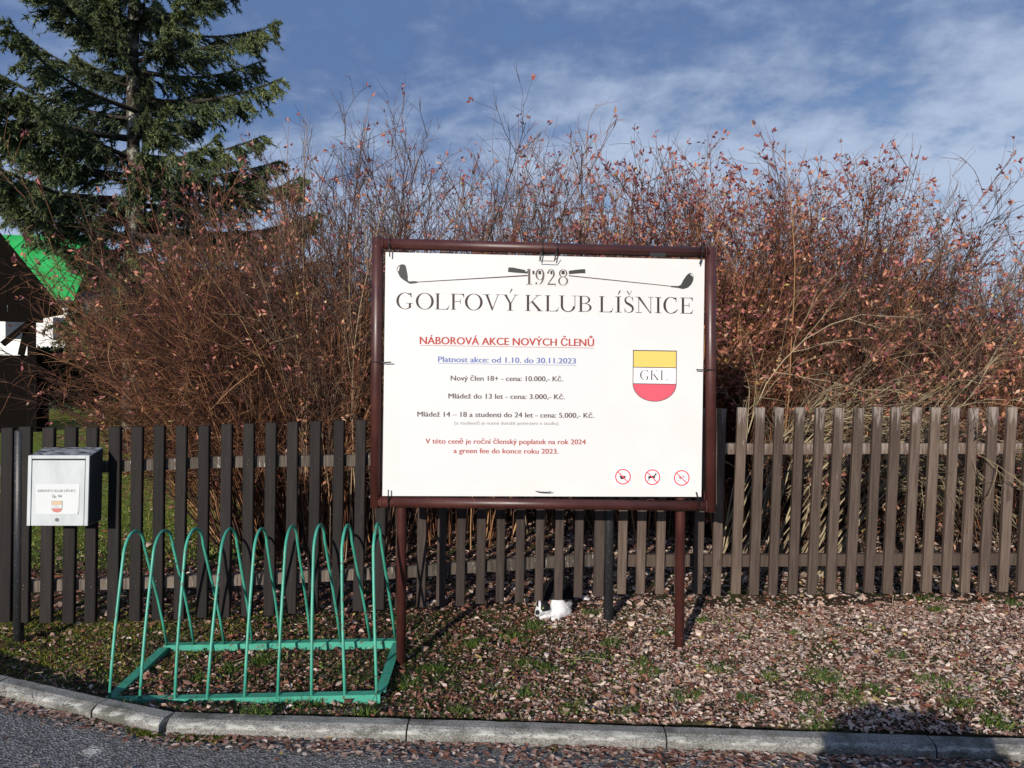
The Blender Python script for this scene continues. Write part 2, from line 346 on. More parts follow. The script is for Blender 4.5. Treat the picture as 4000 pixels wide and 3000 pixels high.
def build_kerb():
    root = empty('kerb', (0, 3.4, -.1), label='grey concrete kerb stones between road and leafy verge', kind='structure')
    rnd = random.Random(4)
    def stone(a, b, gap=.004):
        d = (b-a).normalized(); n = Vector((d.y, -d.x))       # towards the road
        a = a+d*gap; b = b-d*gap
        bm = bmesh.new(); prof = [(0, -.16), (0, -.004), (.006, 0), (.062, -.001), (.088, -.016), (.094, -.024), (.097, -.16)]
        nseg = max(2, int((b-a).length/.05)); rings = []
        for i in range(nseg+1):
            p = a+(b-a)*i/nseg; rings.append([bm.verts.new((p.x+n.x*(u+rnd.uniform(-.0018, .0018)), p.y+n.y*u, z+rnd.uniform(-.0016, .0016))) for u, z in prof])
        for i in range(nseg):
            for j in range(len(prof)-1): bm.faces.new((rings[i][j], rings[i+1][j], rings[i+1][j+1], rings[i][j+1]))
        bm.faces.new(rings[0]); bm.faces.new(rings[-1][::-1])
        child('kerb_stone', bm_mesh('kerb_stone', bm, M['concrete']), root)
    J = []
    L0 = (KB[0]-KB[1]).normalized()
    for k in range(4, 0, -1): J.append(KB[1]+L0*(k*1.05))
    J += [Vector((-2.42, 3.82)), Vector((-1.83, 3.60)), Vector((-1.47, 3.475)), Vector((-.425, 3.452)), Vector((.69, 3.422)), Vector((1.82, 3.383)), Vector((2.95, 3.348)), Vector((4.1, 3.313)), Vector((5.2, 3.28))]
    for a, b in zip(J[:-1], J[1:]): stone(a, b)
build_kerb()

# ---------------------------------------------------------------- fences
def fy(px):                                 # depth of the fence at a photo column
    return float(np.interp(px, [-300, 65, 1440, 2375, 4300], [4.55, 4.58, 4.64, 4.75, 4.95]))
def lin(px, xs, ys): return float(np.interp(px, xs, ys))
TOPX = ([-300, 1440, 1560, 2872, 4300], None)
def top_y(px): return lin(px, [-300, 33, 371, 800, 1230, 1440, 2000, 2870, 4300], [1672, 1669, 1668, 1660, 1643, 1638, 1612, 1592, 1592])
def bot_y(px): return lin(px, [-300, 33, 371, 970, 1139, 1403, 1482, 1644, 1797, 2104, 2257, 2427, 2872, 4300], [2430, 2428, 2428, 2405, 2396, 2386, 2381, 2371, 2362, 2343, 2333, 2320, 2319, 2308])
left_b = [22, 92, 182, 269, 354.6, 443, 529, 617, 702, 790, 878.5, 966, 1052, 1137, 1223, 1315, 1400, 1482]
left_b = [-155, -66]+left_b
mid_b = [1562, 1644, 1721, 1797, 1875, 1952.5, 2028, 2104, 2180, 2257.6, 2337]
right_b = [2427, 2500, 2575, 2650, 2723, 2796, 2872, 2943, 3016, 3094, 3169, 3242, 3318, 3391, 3464, 3541, 3616, 3692, 3766, 3839, 3915, 3987, 4062, 4136, 4212]
def topx(b): return b+lin(b, [0, 1000, 2000, 2600, 2900, 3300, 4300], [11, 9, 14, 18, 26, 36, 40])
prnd = random.Random(11)
def fence(pxs, matk, railm, label, rails, posts):
    x0 = P(pxs[0], 2400, fy(pxs[0])); root = empty('picket_fence', (x0.x, x0.y, float(gz(x0.x, x0.y))), label=label, cat='fence', group='sections of brown picket fence')
    for b in pxs:
        Y = fy(b); a = P(b, bot_y(b)+prnd.uniform(-3, 3), Y); t = P(topx(b)+prnd.uniform(-2, 2), top_y(b)+prnd.uniform(-3, 3), Y)
        wpx = lin(b, [0, 1400, 1650, 4000], [45, 41, 33.5, 37.5])*(1.2 if b == 2337 else 1)*prnd.uniform(.95, 1.05)
        wid = wpx*Y/F; th = .026
        # picket built in its own upright frame
        h = (t-a).length; bm = bmesh.new(); nz = 7; rings = []
        for i in range(nz+1):
            z = h*i/nz; j = lambda s: prnd.uniform(-s, s)
            e = [(-wid/2+j(.0008), -th/2), (-wid/2+.004+j(.0005), -th/2-.003), (wid/2-.004+j(.0005), -th/2-.003), (wid/2+j(.0008), -th/2), (wid/2, th/2), (-wid/2, th/2)]
            dz = j(.004) if i == nz else 0
            rings.append([bm.verts.new((x, y, z+(dz if x < 0 else -dz)*.6)) for x, y in e])
        for i in range(nz):
            for k in range(6): bm.faces.new((rings[i][k], rings[i][(k+1) % 6], rings[i+1][(k+1) % 6], rings[i+1][k]))
        bm.faces.new(rings[0]); bm.faces.new(rings[-1])
        o = bpy.data.objects.new('picket', bm_mesh('picket', bm, M[matk])); link(o, root)
        zax = (t-a).normalized(); xax = Vector((1, prnd.uniform(-.03, .03), 0)); xax = (xax-zax*xax.dot(zax)).normalized(); yax = zax.cross(xax)
        mw = Matrix((xax, yax, zax)).transposed().to_4x4(); mw.translation = a-Vector(root.location); o.matrix_basis = mw
        # nail heads
        nb = bmesh.new(); any_ = False
        for rl in rails:
            ry = lin(b, rl[0], rl[1]); s = (ry-bot_y(b))/(top_y(b)-bot_y(b)); 
            for dz in (-.012, .012):
                r_ = bmesh.ops.create_cone(nb, cap_ends=True, segments=6, radius1=.0028, radius2=.0022, depth=.003, matrix=Matrix.Translation((prnd.uniform(-.008, .008), -th/2-.0035, h*s+dz)) @ Matrix.Rotation(R(90), 4, 'X')); any_ = True
        no = bpy.data.objects.new('nail_head', bm_mesh('nail_head', nb, M['rail_old'])); no.parent = o; COL.objects.link(no); no['kind'] = 'stuff'
    for xs, ys, hpx in rails:
        bm = bmesh.new(); segs = [(x, y) for x, y in zip(xs, ys)]
        pts = []
        for (xa, ya), (xb, yb) in zip(segs[:-1], segs[1:]):
            pts.append(((xa, ya), (xb, yb)))
        loops = []
        allx = sorted(set([x for x in np.arange(xs[0], xs[-1], 110)]+[xs[-1]]))
        for x in allx:
            Y = fy(x)+.034; c = P(x, lin(x, xs, ys), Y); hh = hpx*Y/F/2; j = prnd.uniform(-.002, .002)
            loops.append([bm.verts.new((c.x, c.y+dy, c.z+dz+j)) for dy, dz in ((-.018, -hh), (-.018, hh-.004), (-.012, hh), (.018, hh), (.018, -hh))])
        for A, B in zip(loops[:-1], loops[1:]):
            for k in range(5): bm.faces.new((A[k], B[k], B[(k+1) % 5], A[(k+1) % 5]))
        bm.faces.new(loops[0]); bm.faces.new(loops[-1][::-1])
        me = bm_mesh('rail', bm, M[railm]); child('rail', me, root)
    for (xb, yb, xt, yt, dia) in posts:
        Y = fy(xb)-.0; a = P(xb, yb, Y); t = P(xt, yt, Y); bm = bmesh.new(); a = a-(t-a).normalized()*.12
        r = dia*Y/F/2; tube(bm, [a, t, t+Vector((0, 0, .004))], [r, r, r*.8], 20); child('post', bm_mesh('post', bm, M['black_steel']), root)
    return root
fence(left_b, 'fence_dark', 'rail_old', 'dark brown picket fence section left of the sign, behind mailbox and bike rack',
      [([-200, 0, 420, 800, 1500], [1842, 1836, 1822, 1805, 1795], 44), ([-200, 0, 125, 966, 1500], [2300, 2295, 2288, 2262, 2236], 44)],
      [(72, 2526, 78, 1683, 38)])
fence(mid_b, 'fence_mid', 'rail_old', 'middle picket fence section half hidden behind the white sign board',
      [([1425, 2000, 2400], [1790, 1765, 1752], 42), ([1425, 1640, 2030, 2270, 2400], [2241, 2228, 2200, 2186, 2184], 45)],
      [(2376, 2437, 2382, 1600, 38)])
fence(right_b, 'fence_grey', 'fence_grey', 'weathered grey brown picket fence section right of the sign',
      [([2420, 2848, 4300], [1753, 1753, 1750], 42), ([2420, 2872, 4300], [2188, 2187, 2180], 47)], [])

# lettering helpers ------------------------------------------------
def text_mesh(s, size=1.0, bold=0.0):
    cu = bpy.data.curves.new('t', 'FONT'); cu.body = s; cu.size = size; cu.offset = bold; cu.resolution_u = 3
    o = bpy.data.objects.new('t', cu); COL.objects.link(o); dg = bpy.context.evaluated_depsgraph_get(); dg.update()
    me = bpy.data.meshes.new_from_object(o.evaluated_get(dg)); bpy.data.objects.remove(o); bpy.data.curves.remove(cu)
    return me
class Print:                                # flat print on a plane: mesh collected from plane points
    def __init__(s): s.V = []; s.Fc = []; s.mi = []
    def poly(s, pts, mi=0): 
        b = len(s.V); s.V += pts; s.Fc.append(list(range(b, b+len(pts)))); s.mi.append(mi)
    def build(s, name, mats, parent):
        me = bpy.data.meshes.new(name); me.from_pydata([tuple(v) for v in s.V], [], s.Fc)
        for m in mats: me.materials.append(m)
        me.polygons.foreach_set('material_index', s.mi); me.update(); return child(name, me, parent)
def ell(cx, cy, rx, ry, a0, a1, n=14): return [(cx+rx*math.cos(R(a0+(a1-a0)*i/n)), cy+ry*math.sin(R(a0+(a1-a0)*i/n))) for i in range(n+1)]
def ringsec(cx, cy, rx, ry, tx, ty, a0, a1, n=18, shift=0):
    o = ell(cx, cy, rx, ry, a0, a1, n); i_ = ell(cx+shift, cy, rx-tx, ry-ty, a0, a1, n)
    return [[o[k], o[k+1], i_[k+1], i_[k]] for k in range(n)]
def rect(x0, y0, x1, y1): return [(x0, y0), (x1, y0), (x1, y1), (x0, y1)]
def serif(ch, w):
    """old-style capital in a box w wide, 1 high; returns list of polygons"""
    T = .145; t = .040; S = .036
    def stem(x, sl=.085, y0=0, y1=1): return [rect(x, y0, x+T, y1), rect(x-sl, y0, x+T+sl, y0+S), rect(x-sl, y1-S, x+T+sl, y1)]
    if ch == 'O': return ringsec(w/2, .5, w/2, .525, .160, .036, 0, 360, 36)
    if ch in 'GC':
        g = ringsec(w*.52, .5, w*.52, .525, .160, .036, 52, 310, 30)
        top = [(w*.80, .86), (w*.86, .78), (w*.88, .98), (w*.85, 1.0)]
        g += [[(w*.74, .965), (w*.84, .84), (w*.87, .70), (w*.90, .70), (w*.90, 1.0), (w*.87, 1.0)]]
        if ch == 'G': g += [rect(w*.74, .06, w*.74+T*.95, .36), rect(w*.58, .345, w, .375)]
        else: g += [[(w*.80, .12), (w*.97, .28), (w, .26), (w*.86, .06), (w*.76, .02)]]
        return g
    if ch == 'L': return stem(.10) + [rect(.1+T, 0, w*.9, .035), [(w*.72, .03), (w*.9, 0), (w, .27), (w*.97, .27), (w*.90, .12)]]
    if ch == 'F': return stem(.10) + [rect(.1+T, .965, w*.92, 1), [(w*.75, .97), (w*.88, 1), (w, 1), (w, .76), (w*.97, .76), (w*.92, .90)], rect(.1+T, .495, w*.70, .53), rect(w*.70, .34, w*.735, .68)]
    if ch == 'E': return stem(.10) + [rect(.1+T, .965, w*.90, 1), [(w*.75, .97), (w*.85, 1), (w*.95, 1), (w*.95, .78), (w*.92, .78), (w*.88, .90)], rect(.1+T, .495, w*.66, .53), rect(w*.66, .37, w*.70, .66), rect(.1+T, 0, w*.9, .035), [(w*.72, .03), (w*.9, 0), (w, .27), (w*.97, .27), (w*.90, .12)]]
    if ch == 'V': return [[(w*.14, 1), (w*.14+T*1.05, 1), (w*.56, .10), (w*.50, -.03)], [(w*.83, 1), (w*.87, 1), (w*.53, .0), (w*.50, -.03), (w*.515, .08)], rect(0, .97, w*.38, 1), rect(w*.70, .97, w, 1)]
    if ch in 'YÝ':
        g = [[(w*.12, 1), (w*.12+T*1.05, 1), (w*.5+T*.45, .46), (w*.5-T*.45, .46)], [(w*.83, 1), (w*.87, 1), (w*.5+T*.5, .46), (w*.5+T*.1, .46)], rect(w*.5-T/2, 0, w*.5+T/2, .47), rect(w*.5-.17, 0, w*.5+.17, S), rect(0, .97, w*.36, 1), rect(w*.70, .97, w, 1)]
        return g+([[(w*.46, 1.10), (w*.49, 1.09), (w*.66, 1.36), (w*.56, 1.36)]] if ch == 'Ý' else [])
    if ch == 'K': return stem(.11) + [[(w*.72, 1), (w*.77, 1), (w*.11+T+.02, .46), (w*.11+T-.02, .46)], [(w*.34, .56), (w*.44, .62), (w*.93, .0), (w*.76, 0)], rect(w*.58, .97, w*.90, 1), rect(w*.68, 0, w, S)]
    if ch == 'U': return [rect(.11, .32, .11+T, 1), rect(0, .97, .36, 1)] + ringsec(w*.5, .34, w*.5-.11, .365, T, .05, 180, 360, 18) + [rect(w-.11-t, .32, w-.11, 1), rect(w-.28, .97, w, 1)]
    if ch == 'B':
        return stem(.10) + [rect(.1+T, .965, w*.5, 1), rect(.1+T, .505, w*.5, .535), rect(.1+T, 0, w*.5, .035)] + ringsec(w*.5, .765, w*.40, .235, .12, .03, -90, 90, 12) + ringsec(w*.5, .27, w*.5, .27, .13, .03, -90, 90, 12)
    if ch in 'IÍ': return [rect(w/2-T/2, 0, w/2+T/2, 1), rect(w/2-.19, 0, w/2+.19, S), rect(w/2-.19, 1-S, w/2+.19, 1)] + ([[(w*.42, 1.10), (w*.48, 1.09), (w*.86, 1.36), (w*.62, 1.36)]] if ch == 'Í' else [])
    if ch in 'SŠ':
        pts = []; n = 30
        for i in range(n+1):
            u = i/n; y = .985-u*.97; x = w*.5+w*.36*math.sin((u*2-.0)*math.pi*1.0+math.pi/2+.25)*(1.0) if False else 0
        c = [(.84, .80), (.78, .92), (.62, .99), (.44, .995), (.26, .95), (.16, .84), (.16, .72), (.27, .61), (.46, .54), (.66, .46), (.82, .36), (.87, .24), (.80, .10), (.62, .02), (.42, .0), (.24, .05), (.13, .20)]
        th = [.03, .035, .03, .035, .06, .10, .12, .14, .15, .155, .14, .12, .09, .045, .03, .035, .03]
        g = []
        V2 = [Vector((x*w, y)) for x, y in c]; off = []
        for i, p in enumerate(V2):
            d = (V2[min(i+1, len(V2)-1)]-V2[max(i-1, 0)]).normalized(); nn = Vector((-d.y, d.x)); off.append((p+nn*th[i]/2, p-nn*th[i]/2))
        for a, b in zip(off[:-1], off[1:]): g.append([tuple(a[0]), tuple(b[0]), tuple(b[1]), tuple(a[1])])
        g += [rect(w*.83, .72, w*.87, 1.0), rect(w*.09, 0, w*.13, .28)]
        if ch == 'Š': g += [[(w*.26, 1.36), (w*.36, 1.36), (w*.53, 1.17), (w*.49, 1.10)], [(w*.72, 1.36), (w*.78, 1.36), (w*.53, 1.10), (w*.49, 1.10)]]
        return g
    if ch == 'N': return [rect(w*.17, 0, w*.17+t, 1), [(w*.10, 1), (w*.10+T*1.2, 1), (w*.86, .0), (w*.86-.0, -.03), (w*.80, 0)], rect(w*.86-t/2, -.03, w*.86+t/2, 1), rect(0, .97, w*.24, 1), rect(w*.02, 0, w*.36, S), rect(w*.72, .97, w, 1)]
    if ch == '1': return [rect(w*.5-T*.55, 0, w*.5+T*.45, 1), rect(w*.5-.20, 0, w*.5+.19, S), [(w*.5-T*.55, 1), (w*.5-T*.55, .93), (w*.05, .90), (w*.05, .93)]]
    if ch == '9': return ringsec(w*.5, .655, w*.46, .36, .12, .03, 0, 360, 26) + ringsec(w*.30, .62, w*.66, .635, .13, .03, -78, 6, 16) + [ell(w*.13, .09, .07, .07, 0, 360, 10)[:-1]]
    if ch == '2': return ringsec(w*.46, .70, w*.44, .315, .115, .03, -25, 165, 18) + [[(w*.88, .60), (w*.72, .62), (w*.05, .06), (w*.08, .0), (w*.14, .03)], [(w*.06, .0), (w*.95, .0), (w*.97, .13), (w*.90, .085), (w*.2, .085)], ell(w*.10, .77, .06, .06, 0, 360, 10)[:-1], [(w*.90, .05), (w*.97, .12), (w*.99, -.10), (w*.95, -.10)]]
    if ch == '8': return ringsec(w*.5, .755, w*.42, .26, .10, .03, 0, 360, 24) + ringsec(w*.5, .265, w*.5, .285, .11, .03, 0, 360, 24)
    return []

# ---------------------------------------------------------------- information board
def build_board():
    YL, YR = 4.13, 4.23
    c = {k: P(*v) for k, v in dict(TL=(1475, 951, YL), TR=(2775, 987, YR), BR=(2776, 1976, YR), BL=(1468, 1960, YL)).items()}
    base = P(1566, 2621, YL+.02)
    root = empty('information_board', (base.x, base.y, base.z), label='large white golf club notice board in a brown tube frame on two legs', cat='notice board')
    r = .0292
    def part_tube(name, pts, rad, k=20, m='brown_paint', cap=True):
        bm = bmesh.new(); tube(bm, pts, rad, k, cap); return child(name, bm_mesh(name, bm, M[m]), root)
    up = (c['TL']-c['BL']).normalized(); rt = (c['TR']-c['TL']).normalized()
    ext = r*1.0
    part_tube('frame_tube', [c['BL']-up*r*1.05, c['TL']+up*r*.9, c['TL']+up*r*1.08], [r, r, r*.7])
    part_tube('frame_tube', [c['BR']-up*r*1.05, c['TR']+up*r*.9, c['TR']+up*r*1.08], [r, r, r*.7])
    part_tube('frame_tube', [c['TL']+rt*r*.4, c['TR']-rt*r*.4], r*.97); part_tube('frame_tube', [c['BL']+rt*r*.4, c['BR']-rt*r*.4], r*.97)
    n = (c['TR']-c['TL']).cross(c['BL']-c['TL']).normalized()
    if n.y > 0: n = -n                     # n faces the camera
    # weld beads and chips
    for k, (q, s) in enumerate(((c['BL'], 1), (c['BR'], -1), (c['TL'], 1), (c['TR'], -1))):
        bm = bmesh.new(); rd = random.Random(k)
        for i in range(14):
            a = R(-80+160*i/13); p = q+rt*s*r*.98+up*math.sin(a)*r*.98+n*math.cos(a)*r*.98
            bmesh.ops.create_icosphere(bm, subdivisions=1, radius=rd.uniform(.003, .005), matrix=Matrix.Translation(p))
        child('weld_bead', bm_mesh('weld_bead', bm, M['brown_paint'], True), root)['kind'] = 'stuff'
    # legs
    for (bx, by, tx, ty, Y) in ((1566, 2621, 1569.6, 1990, YL+.045), (2653, 2558, 2657.6, 2000, YR+.045)):
        b_ = P(bx, by, Y); t_ = P(tx, ty, Y); d = (t_-b_).normalized(); top = t_+d*1.36
        part_tube('leg', [b_-d*.15, top], .0258)
        for sgn in (-1, 1):                 # little welded braces behind the panel
            bm = bmesh.new(); s0 = t_+d*.24+Vector((0, .03, 0)); beam(bm, s0, t_+d*.05+rt*sgn*.17+Vector((0, .03, 0)), .03, .006); child('brace', bm_mesh('brace', bm, M['brown_paint']), root)
    # clips behind the top bar
    for px, py in ((1665, 983), (2140, 1000), (2560, 1008)):
        bm = bmesh.new(); a = P(px-22, py-14, YL+.055); beam(bm, a, a+rt*.085, .022, .006, up); child('clip', bm_mesh('clip', bm, M['cable']), root)
    # the panel
    Yp0, Yp1 = YL-.012, YR-.012
    q = [P(1506, 984.6, Yp0), P(2753, 1014, Yp1), P(2740, 1941, Yp1), P(1493.6, 1937.6, Yp0)]
    # make it planar
    pn = (q[1]-q[0]).cross(q[3]-q[0]).normalized()
    if pn.y > 0: pn = -pn
    po = q[0]; q = [on_plane(px, py, po, pn) for px, py in ((1506, 984.6), (2753, 1014), (2740, 1941), (1493.6, 1937.6))]
    bm = bmesh.new(); box8(bm, [p+pn*0 for p in q]+[p-pn*.008 for p in q]); bmesh.ops.bevel(bm, geom=list(bm.edges), offset=.001, segments=1, affect='EDGES')
    panel = child('panel', bm_mesh('panel', bm, M['board']), root); panel['label'] = 'white printed panel with club name, offer text and crest'
    pc = [0]
    def S(px, py, lift=.0006): return on_plane(px, py, po+pn*lift, pn)
    def C5(x, y, lift=.0006): return S(x/1.4427+1400, y/1.4427+900, lift)
    # slightly greyer paper sheet
    pr = Print(); pr.poly([C5(*p, .0004) for p in ((240, 462), (1413, 485), (1404, 1412), (232, 1404))]); sh = pr.build('paper_sheet', [M['paper']], panel)
    # title
    T = [('G', 1548, 1614, 1), ('O', 1624, 1694.5, 1), ('L', 1699, 1756, 1), ('F', 1760.5, 1813, 1), ('O', 1816, 1885.5, 1), ('V', 1886, 1957, 1), ('Ý', 1961, 2025, 1),
         ('K', 2051, 2121, 1), ('L', 2129, 2183, 1), ('U', 2183.5, 2254, 1), ('B', 2258.5, 2311, 1), ('L', 2340, 2395, 1), ('Í', 2401, 2430, 1), ('Š', 2436, 2478, 1), ('N', 2482, 2552, 1), ('I', 2556.5, 2586, 1), ('C', 2591, 2648, 1), ('E', 2657, 2708.5, 1)]
    def by(px): return 1206.0+(px-1548)*(1225.5-1206)/(2708-1548)
    pr = Print(); cap = 62.5
    for ch, x0, x1, _ in T:
        wd = (x1-x0)/cap
        for k, pg in enumerate(serif(ch, wd)): pr.poly([S(x0+x*cap, by(x0+x*cap)-y*cap, .0006+.00003*(k % 9)) for x, y in pg])
    o = pr.build('lettering', [M['ink']], panel); o['kind'] = 'stuff'; o['label'] = 'club name in large black serif capitals'
    # year with white halo
    pr = Print(); H = 61
    D = [('1', 2056, 2079), ('9', 2090, 2128.5), ('2', 2137, 2171), ('8', 2180, 2219.5)]
    for ch, x0, x1 in D:
        wd = (x1-x0)/H; y0 = 1111.5+(x0-2056)*.018
        for k, pg in enumerate(serif(ch, wd)):
            cx = sum(p[0] for p in pg)/len(pg); cy = sum(p[1] for p in pg)/len(pg)
            hal = []
            for i, (x, y) in enumerate(pg):
                dx, dy = x-cx, y-cy; L = math.hypot(dx, dy) or 1; hal.append((x+dx/L*.10, y+dy/L*.10))
            pr.poly([S(x0+x*H, y0-y*H, .0011+.00003*(k % 9)) for x, y in hal], 1)
            pr.poly([S(x0+x*H, y0-y*H, .0015+.00003*(k % 9)) for x, y in pg], 0)
    o = pr.build('lettering', [M['ink_soft'], M['board']], panel); o['label'] = 'year in serif numerals with white outline'
    # golf clubs (drawn in crop coordinates, 4.424 px per photo px from 1500,980)
    def A(x, y): return (x/4.424+1500, y/4.424+980)
    def B(x, y): return (x/2.765+2000, y/2.765+980)
    for side in (0, 1):
        pr = Print()
        if side == 0:
            head = [A(*p) for p in ((218, 320), (232, 280), (265, 245), (320, 229), (358, 240), (380, 270), (392, 330), (405, 400), (412, 450), (410, 500), (430, 527), (530, 522), (588, 530), (588, 548), (545, 560), (450, 570), (420, 555), (340, 505), (290, 465), (265, 430), (240, 375))]
            hil = [A(*p) for p in ((235, 345), (230, 320), (245, 285), (275, 262), (262, 310), (255, 350))]
            sh_ = [A(580, 532), (2066, 1073.5), (2066, 1078.5), A(580, 546)]
            grip = [(1986, 1045), (2002, 1044.5), (2062, 1057), (2062, 1068.5), (2010, 1065), (1984, 1062)]; thin = [(2004, 1064), (2062, 1069), (2062, 1065.5), (2004, 1060)]
        else:
            head = [B(*p) for p in ((1928, 238), (1950, 246), (1963, 275), (1958, 320), (1935, 365), (1900, 398), (1850, 413), (1815, 406), (1790, 400), (1715, 392), (1715, 378), (1800, 379), (1825, 365), (1850, 315), (1880, 270), (1905, 245))]
            hil = [B(*p) for p in ((1922, 250), (1940, 247), (1955, 262), (1957, 288), (1942, 268))]
            sh_ = [B(1720, 378), (2222, 1075), (2222, 1079), B(1720, 386)]
            grip = [(2225, 1057), (2270, 1051.5), (2286, 1051), (2287, 1068), (2270, 1067.5), (2225, 1071)]; thin = [(2222, 1058), (2226, 1057), (2226, 1071), (2222, 1069)]
        pr.poly([S(x, y, .0007) for x, y in head], 0); pr.poly([S(x, y, .0009) for x, y in hil], 2); pr.poly([S(x, y, .00065) for x, y in sh_], 1); pr.poly([S(x, y, .0007) for x, y in grip], 0); pr.poly([S(x, y, .0006) for x, y in thin], 1)
        if side == 0:                        # the crossing grips seen between the numerals
            for xa, xb in ((2080, 2088), (2103, 2114), (2150, 2158), (2193, 2206)): pr.poly([S(x, y, .0016) for x, y in ((xa, 1057), (xb, 1058), (xb, 1072), (xa, 1071))], 1)
        o = pr.build('golf_club_drawing', [M['club_grey'], M['shaft'], M['board']], panel); o['label'] = ('printed golf club with its head at the left edge', 'printed golf club with its head at the right edge')[side]
    # sans lines: text, x0,x1, baseline y0,y1, cap px (crop5), mat, bold
    LN = [('NÁBOROVÁ AKCE NOVÝCH ČLENŮ', 347, 1327, 640, 653, 44, 'red_ink', .010), ('Platnost akce: od 1.10. do 30.11.2023', 450, 1225, 741, 751, 33, 'blue_ink', .010),
          ('Nový člen 18+ - cena: 10.000,- Kč.', 521, 1153, 846, 851, 30, 'ink_soft', .009), ('Mládež do 13 let - cena: 3.000,- Kč.', 508, 1163, 947, 952, 30, 'ink_soft', .009),
          ('Mládež 14 – 18 a studenti do 24 let - cena: 5.000,- Kč.', 333, 1328, 1049, 1057, 30, 'ink_soft', .009), ('(u studentů je nutné doložit potvrzení o studiu)', 541, 1127, 1094, 1096, 19, 'ink_grey', 0),
          ('V této ceně je roční členský poplatek na rok 2024', 378, 1281, 1201, 1206, 30, 'red_soft', .008), ('a green fee do konce roku 2023.', 537, 1127, 1255, 1259, 30, 'red_soft', .008)]
    for s, x0, x1, y0, y1, cp, mk, bold in LN:
        me = text_mesh(s, 1.0, 0); co = np.empty(len(me.vertices)*3); me.vertices.foreach_get('co', co); co = co.reshape(-1, 3)
        mn, mx = co[:, 0].min(), co[:, 0].max(); caph = .729; sc = (x1-x0)/(mx-mn)
        a = C5(x0, y0, .0009); b = C5(x1, y1, .0009); u = (b-a)/(x1-x0); v = (C5(x0, y0-cp, .0009)-a)/cp
        cps = [(-.030, 0), (.030, .00004), (0, .00008)] if bold else [(-.009, 0), (.009, .00004)]
        VV = []; FF = []
        for dx, lf in cps:
            b0 = len(VV); VV += [tuple(a+u*((x-mn+dx)*sc)+v*(y/caph*cp)+pn*lf) for x, y, z in co]; FF += [[b0+i for i in p.vertices] for p in me.polygons]
        me = bpy.data.meshes.new('text_line'); me.from_pydata(VV, [], FF); me.materials.append(M[mk]); me.update()
        o = child('text_line', me, panel); o['kind'] = 'stuff'; o['label'] = 'line of text reading '+s.replace('–', '-')[:46]
    for pts, mk in (((347, 646.5), (1329, 662), 2.4), 'red_ink'), (((449, 747.5), (1226, 759.5), 2.4), 'blue_ink'):
        (xa, ya), (xb, yb), h_ = pts; pr = Print(); pr.poly([C5(xa, ya, .0009), C5(xb, yb, .0009), C5(xb, yb+h_, .0009), C5(xa, ya+h_, .0009)]); pr.build('underline', [M[mk]], panel)
    # crest
    def crest(mapf, parent, mats, seriff):
        pr = Print(); Lf = .001
        arc = [(math.cos(R(a)), math.sin(R(a))) for a in np.linspace(0, 180, 25)]
        outl = [(-.02, -.02), (1.02, -.02), (1.02, .655)] + [(.5+.52*c_, .655+.355*s_) for c_, s_ in arc] + [(-.02, .655)]
        pr.poly([mapf(x, y, Lf) for x, y in outl], 0)
        pr.poly([mapf(x, y, Lf*1.2) for x, y in ((0, 0), (1, 0), (1, .318), (0, .318))], 1); pr.poly([mapf(x, y, Lf*1.2) for x, y in ((0, .335), (1, .335), (1, .645), (0, .645))], 2)
        pr.poly([mapf(x, y, Lf*1.2) for x, y in [(1, .662)]+[(.5+.5*c_, .662+.335*s_) for c_, s_ in arc]+[(0, .662)]], 3)
        cw = .195
        for ch, x0, w_ in (('G', .155, 1.08), ('K', .395, 1.1), ('L', .635, .95)):
            for k, pg in enumerate(serif(ch, w_)): pr.poly([mapf(x0+x*cw*1.02, .578-y*cw, Lf*1.5+.00002*(k % 9)) for x, y in pg], 4)
        o = pr.build('crest', mats, parent); return o
    def cmap(x, y, lift): # box corners in crop5: TL(1550,678) TR(1792,683) BL(1548,962) BR(1787,966)
        X = (1552*(1-x)+1790*x)*(1-y)+(1549*(1-x)+1787*x)*y; Yy = (679*(1-x)+683*x)*(1-y)+(961*(1-x)+964*x)*y
        return C5(X, Yy, lift)
    o = crest(cmap, panel, [M['ink_soft'], M['crest_yellow'], M['paper_white'], M['crest_red'], M['ink']], None); o['label'] = 'yellow, white and red shield with three letters'
    # prohibition signs
    def line(pr, pts, wd, cx, cy, mi, lift, closed=False):
        n_ = len(pts); rg = range(n_ if closed else n_-1)
        for i in rg:
            a, b = pts[i], pts[(i+1) % n_]; dx, dy = b[0]-a[0], b[1]-a[1]; L = math.hypot(dx, dy) or 1; nx, ny = -dy/L*wd/2, dx/L*wd/2
            pr.poly([C5(cx+x, cy+y, lift) for x, y in ((a[0]+nx, a[1]+ny), (b[0]+nx, b[1]+ny), (b[0]-nx, b[1]-ny), (a[0]-nx, a[1]-ny))], mi)
    circ = lambda x, y, r_, n_=16: [(x+r_*math.cos(2*math.pi*i/n_), y+r_*math.sin(2*math.pi*i/n_)) for i in range(n_)]
